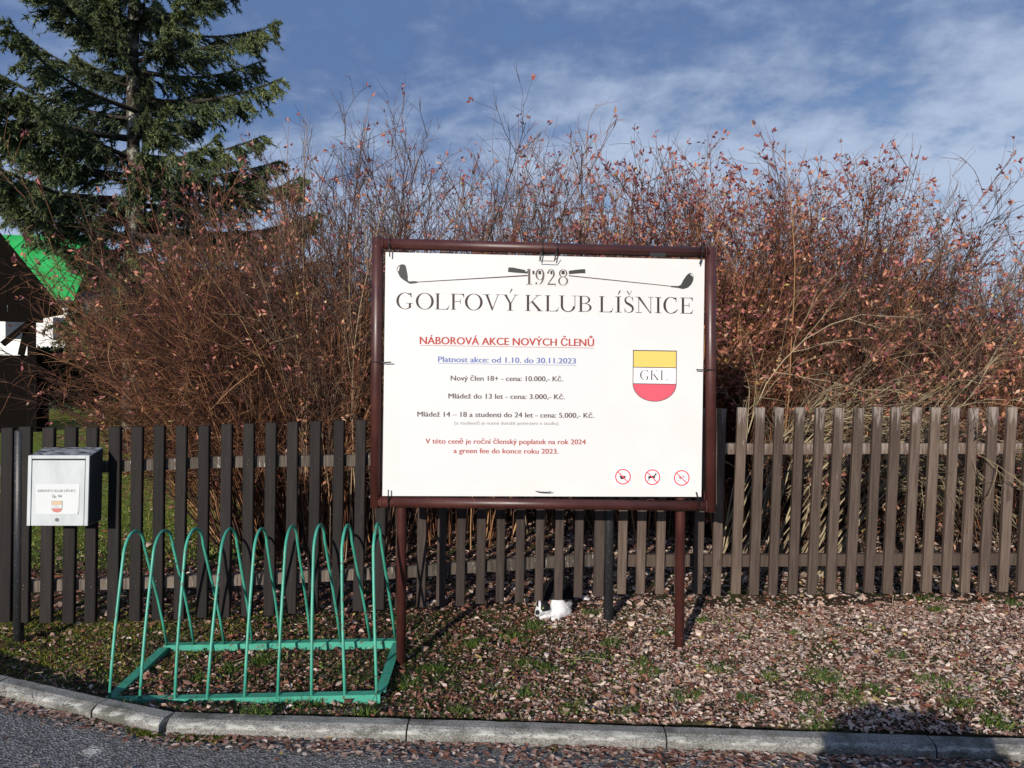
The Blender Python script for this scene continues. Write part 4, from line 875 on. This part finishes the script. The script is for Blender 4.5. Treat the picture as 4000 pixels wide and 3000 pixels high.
# ---------------------------------------------------------------- shed and green roofed house
def build_shed():
    e = P(236, 1232, 17.0); Z = Vector((0, 0, 1))
    sd = Vector((-.62, .785, 0)).normalized(); u = Vector((-sd.y, sd.x, 0))       # sd: along the side wall, u: along the front towards the left
    z0 = float(gz(e.x, e.y)); root = empty('open_shed', (e.x+u.x*2, e.y+u.y*2, z0), label='dark wooden open shed with braced corner post at the left edge', cat='shed')
    def F_(px, py, off=0.0): return on_plane(px, py, e+sd*off, sd)
    A = F_(0, 945); du = (A-e).dot(u); slope = (A.z-e.z)/du; W = 5.6
    def pt(a, b, z): return e+u*a+sd*b+Z*(z-e.z)
    ridge = W/2
    for a, b in ((0, ridge), (W, ridge)):
        bm = bmesh.new(); ze, zr_ = e.z, e.z+slope*ridge
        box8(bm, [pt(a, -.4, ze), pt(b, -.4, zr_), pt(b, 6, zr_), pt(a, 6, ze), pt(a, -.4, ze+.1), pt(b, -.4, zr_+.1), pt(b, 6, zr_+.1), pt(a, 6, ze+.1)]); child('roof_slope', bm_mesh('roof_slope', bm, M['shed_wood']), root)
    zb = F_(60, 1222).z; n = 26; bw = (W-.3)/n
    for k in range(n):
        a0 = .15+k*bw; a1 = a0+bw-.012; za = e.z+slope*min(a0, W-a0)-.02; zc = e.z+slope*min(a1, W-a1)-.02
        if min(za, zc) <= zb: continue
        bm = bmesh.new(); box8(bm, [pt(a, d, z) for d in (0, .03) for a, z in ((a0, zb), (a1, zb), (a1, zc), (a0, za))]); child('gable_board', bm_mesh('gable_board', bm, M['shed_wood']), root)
    def member(nm, p, q, w_, d_=.12): bm = bmesh.new(); beam(bm, p, q, w_, d_, Z if abs((q-p).normalized().z) < .5 else u); child(nm, bm_mesh(nm, bm, M['shed_wood']), root)
    b0 = F_(168, 1243, -.05); ab = (b0-e).dot(u); member('beam', b0, pt(W-.3, -.05, b0.z), .2)
    p0 = F_(124, 1250); ap = (p0-e).dot(u); member('post', pt(ap, 0, z0), pt(ap, 0, b0.z), .15); member('post', pt(W-.5, 0, z0), pt(W-.5, 0, b0.z), .15)
    member('brace', F_(112, 1262, -.02), F_(10, 1345, -.02), .12); member('brace', F_(110, 1270, .02), F_(82, 1388, .02), .12)
    zt_ = F_(60, 1388).z; at = (F_(194, 1400)-e).dot(u)
    for k in range(26):
        a0 = at+k*.167
        if a0 > W-.4: break
        bm = bmesh.new(); box8(bm, [pt(a, d, z) for d in (.08, .11) for a, z in ((a0, z0-.05), (a0+.165, z0-.05), (a0+.165, zt_), (a0, zt_))]); child('wall_board', bm_mesh('wall_board', bm, M['shed_wood']), root)
build_shed()
def build_house():
    Y = 34.0; el = P(120, 1176, Y); er = P(300, 1182, Y); z0 = 0.0
    root = empty('green_roofed_house', (el.x-4, Y, z0), label='white house with bright green sheet metal roof behind the spruce', cat='house')
    xr = er.x+.15; xl = xr-13; ze = er.z; wr = P(268, 1200, Y).x
    zr = P(0, 925, Y+4.5).z
    bm = bmesh.new()
    for s in (0, 1):
        y0, y1 = (Y-.5, Y+4.5) if s == 0 else (Y+9.5, Y+4.5)
        box8(bm, [Vector((x, y, z)) for x, y, z in ((xl, y0, ze), (xr, y0, ze), (xr-1.6, y1, zr), (xl, y1, zr), (xl, y0, ze+.1), (xr, y0, ze+.1), (xr-1.6, y1, zr+.1), (xl, y1, zr+.1))])
    roof = child('roof', bm_mesh('roof', bm, M['green_roof']), root)
    for i in range(15):
        x = xl+.9*i; b2 = bmesh.new(); beam(b2, Vector((x, Y-.5, ze+.115)), Vector((min(x, xr-1.7), Y+4.5, zr+.115)), .05, .05); child('seam', bm_mesh('seam', b2, M['green_roof']), roof)
    b2 = bmesh.new(); beam(b2, Vector((xl, Y-.1, ze+.33)), Vector((xr-.1, Y-.1, ze+.33)), .03, .03); child('snow_guard', bm_mesh('snow_guard', b2, M['dark_roof']), roof)
    b2 = bmesh.new(); tube(b2, [Vector((xl, Y-.58, ze)), Vector((xr, Y-.58, ze))], .07, 8); child('gutter', bm_mesh('gutter', b2, M['dark_roof']), root)
    bm = bmesh.new(); box8(bm, [Vector((x, y, z)) for z in (z0, ze) for x, y in ((xl+.5, Y), (wr+.3, Y), (wr+.3, Y+9), (xl+.5, Y+9))]); child('wall', bm_mesh('wall', bm, M['white_wall']), root)
    for px, py, w_, h_ in ((250, 1285, 1.0, 1.1), (60, 1262, .9, 1.5), (-120, 1262, .9, 1.2)):
        c = P(px, py, Y-.03); b2 = bmesh.new(); beam(b2, c-Vector((0, 0, h_/2)), c+Vector((0, 0, h_/2)), w_, .08); f = child('window', bm_mesh('window', b2, M['white_wall']), root)
        b2 = bmesh.new(); c2 = c+Vector((0, -.06, 0)); beam(b2, c2-Vector((0, 0, h_/2-.07)), c2+Vector((0, 0, h_/2-.07)), w_-.14, .03); child('pane', bm_mesh('pane', b2, M['glass']), f)
    a = P(318, 1150, Y+1); b2 = bmesh.new(); b = P(420, 1195, Y+1)
    box8(b2, [Vector((x, y, z)) for x, y, z in ((a.x, Y, b.z-.3), (b.x+1.5, Y, b.z-.55), (b.x+1.5, Y+5, b.z+.9), (a.x, Y+5, a.z+.9), (a.x, Y, a.z-.2), (b.x+1.5, Y, b.z-.4), (b.x+1.5, Y+5, b.z+1.1), (a.x, Y+5, a.z+1.1))]); child('annex_roof', bm_mesh('annex_roof', b2, M['dark_roof']), root)
    b2 = bmesh.new(); box8(b2, [Vector((x, y, z)) for z in (z0, b.z-.45) for x, y in ((a.x+.1, Y+.4), (b.x+1.3, Y+.4), (b.x+1.3, Y+5), (a.x+.1, Y+5))]); child('annex_wall', bm_mesh('annex_wall', b2, M['shed_wood']), root)
build_house()

def build_hedge():
    Y = 21.0; a = P(175, 1400, Y); b = P(560, 1400, Y); root = empty('dark_hedge', ((a.x+b.x)/2, Y, 0), label='low dark evergreen hedge in front of the white house wall', cat='hedge')
    rg = np.random.RandomState(91); n = 26000; u = rg.rand(n); x = a.x+(b.x-a.x)*u; hh = 1.55+.25*hnoise(x, x*0, .8, 6)+.12*hnoise(x, x*0, .25, 7); z = hh*rg.rand(n)**.6; y = Y+(rg.rand(n)-.5)*1.2
    me = leaf_mesh('foliage', rg, np.stack([x, y, z], -1), rg.randn(n, 3)+np.array([0, -.3, .6]), .10+.06*rg.rand(n), .05+.03*rg.rand(n), np.clip(.25+rg.randn(n)*.2, 0, 1), M['needle']); o = child('foliage', me, root); o['kind'] = 'stuff'
build_hedge()
# ---------------------------------------------------------------- cat
def build_cat():
    Yc = 4.86; o0 = P(2160, 2413, Yc); z0 = float(gz(o0.x, Yc)); root_loc = Vector((o0.x, o0.y, o0.z))
    root = empty('cat', tuple(root_loc), label='black and white cat crouching under the fence pickets', cat='cat')
    S_ = [((-.064, -.035, .078), .042), ((-.080, -.052, .066), .032), ((-.092, -.070, .056), .023), ((-.098, -.080, .050), .016), ((-.05, -.03, .062), .036), ((-.035, 0, .085), .044), ((-.005, .02, .085), .056),
          ((.030, .02, .070), .060), ((.042, .01, .050), .052), ((.012, .03, .10), .058), ((.01, .07, .115), .064), ((.03, .13, .115), .074), ((.04, .20, .105), .082), ((.045, .26, .10), .085), ((.04, .06, .08), .068), ((.05, .30, .07), .06),
          ((.09, .22, .06), .055), ((-.02, .22, .055), .055), ((.075, .02, .035), .032)]
    def cap(a, b, r0, r1, n): return [(tuple(np.array(a)*(1-t)+np.array(b)*t), r0*(1-t)+r1*t) for t in np.linspace(0, 1, n)]
    S_ += cap((.02, .0, .05), (-.045, -.035, .018), .028, .019, 8)+cap((-.045, -.035, .018), (-.075, -.05, .014), .019, .016, 4)
    S_ += cap((.04, -.01, .045), (.02, -.045, .016), .030, .020, 7)+cap((.02, -.045, .016), (0, -.062, .013), .019, .017, 4)
    S_ += cap((.09, .22, .05), (.085, .10, .018), .03, .02, 8)
    S_ += cap((.05, .34, .06), (.16, .38, .03), .026, .018, 8)+cap((.16, .38, .03), (.24, .30, .02), .018, .014, 8)
    bm = bmesh.new()
    for c, r_ in S_: bmesh.ops.create_icosphere(bm, subdivisions=3, radius=r_, matrix=Matrix.Translation(c))
    # ears
    for c, tl in (((-.038, -.028, .104), (-.020, -.030, .132)), ((-.090, -.018, .108), (-.100, -.008, .146))):
        c = Vector(c); tip = Vector(tl); d = (tip-c); bmesh.ops.create_cone(bm, cap_ends=True, segments=12, radius1=.021, radius2=.004, depth=d.length*1.5, matrix=Matrix.Translation((c+tip)/2) @ d.to_track_quat('Z', 'Y').to_matrix().to_4x4() @ Matrix.Diagonal((1, .45, 1, 1)))
    me = bpy.data.meshes.new('t'); bm.to_mesh(me); bm.free(); t = bpy.data.objects.new('t', me); COL.objects.link(t)
    rm = t.modifiers.new('r', 'REMESH'); rm.mode = 'VOXEL'; rm.voxel_size = .0042; sm = t.modifiers.new('s', 'SMOOTH'); sm.iterations = 7; sm.factor = .5
    dg = bpy.context.evaluated_depsgraph_get(); dg.update(); m2 = bpy.data.meshes.new_from_object(t.evaluated_get(dg)); bpy.data.objects.remove(t)
    n = len(m2.vertices); co = np.empty(n*3); m2.vertices.foreach_get('co', co); co = co.reshape(-1, 3); no = np.empty(n*3); m2.vertices.foreach_get('normal', no); no = no.reshape(-1, 3)
    def tint(c):
        x, y, z = c[:, 0], c[:, 1], c[:, 2]; w_ = np.ones(len(c)); j = .006*hnoise(x+y, z-y, .012, 9)
        w_[(z+j > .098) & (y > -.012)] = 0                              # saddle and back
        w_[(y > .10) & (z+j > .045)] = 0
        w_[(x > .055) & (y > .055) & (z > .04)] = 0
        head = (y < .02) & (x < -.02) & (z > .045)
        cap_ = head & (z+j > .076) & (x > -.079); w_[cap_] = 0
        side = head & (x+j > -.070) & (z > .064) & (z < .11); w_[side] = 0
        w_[head & (x < -.094) & (z > .088)] = 0
        w_[((x+.100)**2+(y+.088)**2+(z-.060)**2 < .0145**2)] = 0         # black nose patch
        w_[(z > .118) & (y < .0)] = 0                                    # ears
        return w_
    tt = tint(co); a = m2.attributes.new('tint', 'FLOAT', 'POINT'); a.data.foreach_set('value', tt.astype(np.float32)); m2.materials.clear(); m2.materials.append(M['cat_fur'])
    for p in m2.polygons: p.use_smooth = True
    b = bpy.data.objects.new('body', m2); COL.objects.link(b); b.parent = root
    rg = np.random.RandomState(5); k = rg.randint(0, n, 22000); p = co[k]+rg.randn(len(k), 3)*.001; nn = no[k]; keep = ~((p[:, 1] < -.02) & (p[:, 2] > .05) & (rg.rand(len(k)) < .4)); p, nn, k = p[keep], nn[keep], k[keep]
    L = np.where((p[:, 1] < -.02), .006, .015)*(.6+.7*rg.rand(len(p))); d = unit(nn*.55+rg.randn(len(p), 3)*.22+np.array([.45, .25, -.35])); s = unit(np.cross(d, rg.randn(len(p), 3)))*.0009
    V = np.stack([p-s, p+s, p+d*L[:, None]], 1).reshape(-1, 3); fm = mesh_np('fur', V, [np.arange(len(p)*3).reshape(-1, 3)], M['cat_fur'], np.repeat(np.clip(tt[k]*.9+rg.rand(len(p))*.1, 0, 1), 3))
    fo = bpy.data.objects.new('fur', fm); COL.objects.link(fo); fo.parent = root; fo['kind'] = 'stuff'
    for c in ((-.066, -.074, .083), (-.098, -.067, .080)):
        bm = bmesh.new(); bmesh.ops.create_icosphere(bm, subdivisions=2, radius=.0062, matrix=Matrix.Translation(c) @ Matrix.Diagonal((1.3, .8, .7, 1))); e = bpy.data.objects.new('eye', bm_mesh('eye', bm, M['cat_eye'], True)); COL.objects.link(e); e.parent = root
    bm = bmesh.new(); v = [bm.verts.new(c) for c in ((-.046, -.046, .098), (-.020, -.044, .100), (-.018, -.042, .128))]; bm.faces.new(v)
    r_ = bmesh.ops.solidify(bm, geom=list(bm.faces), thickness=.002); e = bpy.data.objects.new('inner_ear', bm_mesh('inner_ear', bm, M['cat_pink'])); COL.objects.link(e); e.parent = root
build_cat()

# ---------------------------------------------------------------- leaf litter, grass, moss
def scatter(rg, n, x0, x1, y0, y1):
    x = x0+(x1-x0)*rg.rand(n); y = y0+(y1-y0)*rg.rand(n); return x, y
def litter(name, seed, n, box, size, label, dens, tintf, lift=.008):
    rg = np.random.RandomState(seed); x, y = scatter(rg, n, *box); k = rg.rand(n) < dens(x, y); x, y = x[k], y[k]; n = len(x)
    z = gz(x, y)+rg.rand(n)*lift; a = rg.rand(n)*6.283; tl = rg.randn(n)*.22; d = np.stack([np.cos(a), np.sin(a), tl], -1); d = unit(d)
    up = unit(np.stack([rg.randn(n)*.32, rg.randn(n)*.32, np.ones(n)], -1)); s = unit(np.cross(up, d)); nn = np.cross(d, s); L = (size*(.30+.70*rg.rand(n)+1.5*rg.rand(n)**7))[:, None]; W = L*(.42+.25*rg.rand(n))[:, None]; p = np.stack([x, y, z], -1)-d*L/2; f = (rg.randn(n)*.26+.08)[:, None]; c = (rg.randn(n)*.18)[:, None]
    V = np.stack([p+nn*c*L, p+d*L*.28+s*W*.47+nn*W*f, p+d*L*.7+s*W*.38+nn*W*f, p+d*L+nn*c*L*1.4, p+d*L*.7-s*W*.38+nn*W*f, p+d*L*.28-s*W*.47+nn*W*f], 1).reshape(-1, 3); b = (np.arange(n)*6)[:, None]
    V[:, 2] = np.maximum(V[:, 2], gz(V[:, 0], V[:, 1])+.001)
    me = mesh_np(name, V, [np.concatenate([b+np.array([0, 1, 2, 3]), b+np.array([0, 3, 4, 5])])], M['litter'], np.repeat(tintf(rg, x, y), 6))
    o = bpy.data.objects.new(name, me); COL.objects.link(o); tag(o, label, 'leaves', None, 'stuff'); return o
def behind_kerb(x, y): return y > kerb_y(x)+.040+.02*hnoise(x, y, .1, 5)
def dfront(x, y):
    r = sstep(x, -.9, .9); v = .30+.65*r; v = v*(.75+.9*hnoise(x, y, .35, 7)); v = np.where((x < -1.9), v*.55, v); v = np.where(x > 0, v*(1-.25*sstep(y, 4.1, 3.5)), v); return np.where(behind_kerb(x, y), v, 0)
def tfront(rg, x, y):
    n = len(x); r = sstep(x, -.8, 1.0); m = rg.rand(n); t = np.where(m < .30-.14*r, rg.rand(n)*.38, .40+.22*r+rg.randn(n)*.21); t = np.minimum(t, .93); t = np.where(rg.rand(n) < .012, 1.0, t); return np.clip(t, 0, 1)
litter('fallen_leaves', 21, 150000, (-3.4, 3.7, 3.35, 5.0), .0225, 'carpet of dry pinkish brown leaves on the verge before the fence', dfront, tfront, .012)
litter('fallen_leaves', 22, 60000, (-3.8, 4.6, 5.0, 8.2), .030, 'dry leaves lying under the shrubs behind the fence', lambda x, y: np.where((x < -2.0) & (y > 6.2), .08, .7+.5*hnoise(x, y, .5, 8)), tfront, .012)
litter('fallen_leaves', 25, 1500, (-5.5, -1.6, 6.0, 10), .045, 'few leaves scattered on the lawn beyond the fence', lambda x, y: .6+0*x, tfront, .01)
def road_litter():
    rg = np.random.RandomState(23); n = 5200; x = -3.2+6.4*rg.rand(n); off = rg.rand(n)**1.6*(.10+.16*sstep(x, -1.6, 1.5)); y = kerb_y(x)-.105-off
    keep = rg.rand(n) < np.clip(.30+.75*sstep(x, -1.0, 1.0)+.5*hnoise(x, y, .3, 4), 0, 1); keep |= rg.rand(n) < .12
    x, y = x[keep], y[keep]
    xs = -3+6*rg.rand(110); ys = kerb_y(xs)-.1-rg.rand(110)*.55; x = np.concatenate([x, xs]); y = np.concatenate([y, ys]); n = len(x)
    a = rg.rand(n)*6.283; d = np.stack([np.cos(a), np.sin(a), 0*a], -1); s = np.stack([-np.sin(a), np.cos(a), 0*a], -1); L = (.030*(.4+.9*rg.rand(n)))[:, None]; W = L*.55; p = np.stack([x, y, -.056+rg.rand(n)*.008], -1); up = np.array([0, 0, 1.]); f = (rg.rand(n)*.3)[:, None]
    V = np.stack([p, p+d*L*.28+s*W*.47+up*W*f, p+d*L*.7+s*W*.38+up*W*f, p+d*L+up*L*.1, p+d*L*.7-s*W*.38+up*W*f, p+d*L*.28-s*W*.47+up*W*f], 1).reshape(-1, 3); b = (np.arange(n)*6)[:, None]
    me = mesh_np('gutter_leaves', V, [np.concatenate([b+np.array([0, 1, 2, 3]), b+np.array([0, 3, 4, 5])])], M['litter'], np.repeat(np.clip(.42+rg.randn(n)*.25, 0, 1), 6)); o = bpy.data.objects.new('fallen_leaves', me); COL.objects.link(o); tag(o, 'dry leaves drifted against the road side of the kerb', 'leaves', None, 'stuff')
road_litter()
def blades(name, seed, x, y, h, label, m, tint0, wd=.0028, spread=.5, z=None, cat='grass'):
    rg = np.random.RandomState(seed); n = len(x); z = gz(x, y)-.004 if z is None else z; p = np.stack([x, y, z], -1); H = (h*(.5+.8*rg.rand(n)))[:, None]; ln = rg.randn(n, 3)*spread; ln[:, 2] = 1; d1 = unit(ln); ln2 = ln.copy(); ln2[:, :2] *= 2.2; d2 = unit(ln2); s = unit(np.cross(d1, rg.randn(n, 3)))*wd
    q = p+d1*H*.55; V = np.stack([p-s, p+s, q+s*.8, q-s*.8, q+d2*H*.5], 1).reshape(-1, 3); b = (np.arange(n)*5)[:, None]
    me = mesh_np(name, V, [b+np.array([0, 1, 2, 3]), b+np.array([3, 2, 4])], m, np.repeat(np.clip(tint0+rg.randn(n)*.2, 0, 1), 5)); o = bpy.data.objects.new(name, me); COL.objects.link(o); tag(o, label, cat, None, 'stuff')
rg = np.random.RandomState(50)
# tufts in front
def G(px, py):                               # ground point seen at a photo pixel
    d = ray(px, py); t = (0.0-1.6)/d.z; p = C0+d*t
    for _ in range(4): t = (float(gz(p.x, p.y))-1.6)/d.z; p = C0+d*t
    return p
tufts = [(2010, 2500, 1.2), (1860, 2520, 1), (2090, 2450, .9), (2310, 2400, .8), (2330, 2580, 1.1), (2390, 2520, .9), (2120, 2620, 1.2), (2050, 2600, .8), (1580, 2680, 1), (1700, 2620, .8), (2820, 2620, 1.1), (2510, 2600, .8), (2540, 2640, .8), (2680, 2730, 1.2), (2740, 2430, .7), (3210, 2645, 1.3), (3250, 2655, .9), (3650, 2670, 1.3),
         (3100, 2480, .5), (2920, 2740, .9), (3150, 2740, 1.0), (3330, 2740, 1.1), (3420, 2700, .8), (3740, 2760, 1.1), (3620, 2350, .9), (3660, 2390, .8), (3960, 2370, .7), (3900, 2830, 1.2), (3200, 2835, 1.2), (1000, 2790, 1), (760, 2660, .7), (900, 2620, .8), (1000, 2600, 1), (1030, 2580, .8), (1200, 2760, .9), (2230, 2780, 1), (1800, 2790, .8), (2450, 2790, .9), (1420, 2790, .9), (560, 2610, .5), (1920, 2700, .9), (2060, 2720, .9), (3500, 2570, .6), (2900, 2500, .5), (3000, 2650, .7), (2600, 2480, .6)]
xs, ys = [], []
for px, py, s in tufts:
    g = G(px, py); n = int(150*s); rr = .055*s*np.sqrt(rg.rand(n)); a = rg.rand(n)*6.283; xs.append(g.x+rr*np.cos(a)*1.3); ys.append(g.y+rr*np.sin(a))
blades('grass_tuft', 60, np.concatenate(xs), np.concatenate(ys), .045, 'green grass tufts growing through the leaves on the verge', M['grass'], .45, .0022, .6)
x, y = scatter(rg, 42000, -3.4, 3.6, 3.4, 5.0); k = (rg.rand(len(x)) < np.clip(.85-.75*sstep(x, -.4, 1.5)+1.3*hnoise(x, y, .3, 14), .04, 1)) & behind_kerb(x, y); blades('verge_grass', 61, x[k], y[k], .032, 'short sparse dark grass all over the verge', M['grass'], .35, .0018, .9)
# small round leaved weeds
x, y = scatter(rg, 9000, -3.2, 2.6, 3.5, 4.7); k = (rg.rand(len(x)) < np.clip(2.2*hnoise(x, y, .16, 15)-.25, 0, 1)) & behind_kerb(x, y); x, y = x[k], y[k]
n = len(x); me = leaf_mesh('weed_leaf', rg, np.stack([x, y, gz(x, y)+.010+.012*rg.rand(n)], -1), np.stack([rg.randn(n), rg.randn(n), .3*rg.rand(n)], -1), .011+.008*rg.rand(n), .010+.006*rg.rand(n), np.clip(.72+rg.randn(n)*.12, 0, .9), M['grass'], .1); o = bpy.data.objects.new('small_weeds', me); COL.objects.link(o); tag(o, 'tiny bright green round leaved weeds among the fallen leaves', 'weeds', None, 'stuff')
# mossy yellow-green corner at the left, under the mailbox
x, y = scatter(rg, 30000, -3.6, -1.4, 3.75, 5.2); k = (rg.rand(len(x)) < np.clip(1.1-.8*sstep(x, -2.6, -1.6)+1.2*hnoise(x, y, .25, 17), 0, 1)*sstep(y, 3.85, 4.3)) & behind_kerb(x, y); blades('mossy_grass', 62, x[k], y[k], .022, 'yellow green moss and grass around the mailbox post', M['moss'], .65, .002, 1.1)
# moss cushions at the kerb foot
xs, ys = [], []
for cx, w_, n in ((-1.58, .05, 900), (-1.53, .03, 300), (-1.37, .05, 900), (-1.24, .07, 1400), (-1.85, .02, 150), (.2, .02, 100)):
    xx = cx+w_*rg.randn(n)*.6; xs.append(xx); ys.append(kerb_y(xx)-.105-np.abs(rg.randn(n))*.015)
xs = np.concatenate(xs); ys = np.concatenate(ys); blades('kerb_moss', 63, xs, ys, .014, 'green moss cushions at the foot of the kerb', M['moss'], .25, .003, .8, z=np.full(len(xs), -.062), cat='moss')
# lawn behind the fence at the left
x, y = scatter(rg, 60000, -7.5, -1.8, 6.2, 13.0); k = rg.rand(len(x)) < np.clip(sstep(x, -1.6, -2.6)*(1.0+.5*hnoise(x, y, 1, 3)), 0, 1); blades('lawn_grass', 64, x[k], y[k], .035, 'mown sunlit lawn left behind the fence', M['grass'], .68, .004, .7)
# loose pebbles and a few twigs on the ground
rgp = np.random.RandomState(70); bm = bmesh.new()
for i in range(70):
    px_ = rgp.uniform(-2.8, 2.8); py_ = kerb_y(px_)-.12-rgp.rand()*.5; bmesh.ops.create_icosphere(bm, subdivisions=1, radius=rgp.uniform(.002, .006), matrix=Matrix.Translation((px_, float(py_), -.060)))
o = bpy.data.objects.new('pebbles', bm_mesh('pebbles', bm, M['concrete'])); COL.objects.link(o); tag(o, 'small pale stones strewn on the asphalt', 'pebbles', None, 'stuff')
n = 420; x, y = scatter(rg, n, -3.2, 3.4, 3.5, 6.5); Pt = grow(rg, np.stack([x, y, gz(x, y)+.010], -1), np.stack([rg.randn(n), rg.randn(n), rg.randn(n)*.08], -1), .05+.16*rg.rand(n)**2, 4, .2, .0); Pt[..., 2] = np.maximum(gz(Pt[..., 0], Pt[..., 1])+.004, Pt[..., 2]); V, q, a_ = tubes_np(Pt, np.full((n, 5), .0019), rg.rand(n)); o = bpy.data.objects.new('fallen_twigs', mesh_np('fallen_twigs', V, [q], M['bark_pale'], a_)); COL.objects.link(o); tag(o, 'thin dry twigs lying among the leaves', 'twigs', None, 'stuff')

# ---------------------------------------------------------------- added potted shrub out of view, there only to cast shade at the kerb
def build_shade_caster():
    L = 2.55; x0, y0 = 1.79-L*math.sin(SUN_AZ), 3.42-L*math.cos(SUN_AZ); zg = -.062
    root = empty('shade_caster_shrub', (x0, y0, zg), label='added shrub in a clay pot below the view, shaped to cast shade on the kerb', cat='shade caster')
    bm = bmesh.new(); bmesh.ops.create_cone(bm, cap_ends=True, segments=24, radius1=.15, radius2=.20, depth=.34, matrix=Matrix.Translation((0, 0, .17))); o = bpy.data.objects.new('pot', bm_mesh('pot', bm, M['terracotta'])); COL.objects.link(o); o.parent = root
    rg = np.random.RandomState(77); n = 34000; a = rg.randn(n, 3); a = unit(a)*(rg.rand(n)**.4)[:, None]; p = a*np.array([.40, .36, .34])+np.array([0, 0, .56]); p[:, 0] = np.clip(p[:, 0], -.36, .30); p[:, 2] = np.minimum(p[:, 2], .755+.02*rg.randn(n)-.05*p[:, 0]); me = leaf_mesh('foliage', rg, p, rg.randn(n, 3), .035+.02*rg.rand(n), .02+.01*rg.rand(n), rg.rand(n)*.6, M['grass']); o = bpy.data.objects.new('foliage', me); COL.objects.link(o); o.parent = root; o['kind'] = 'stuff'  # foliage clipped at sides and top to shape the cast shade
build_shade_caster()
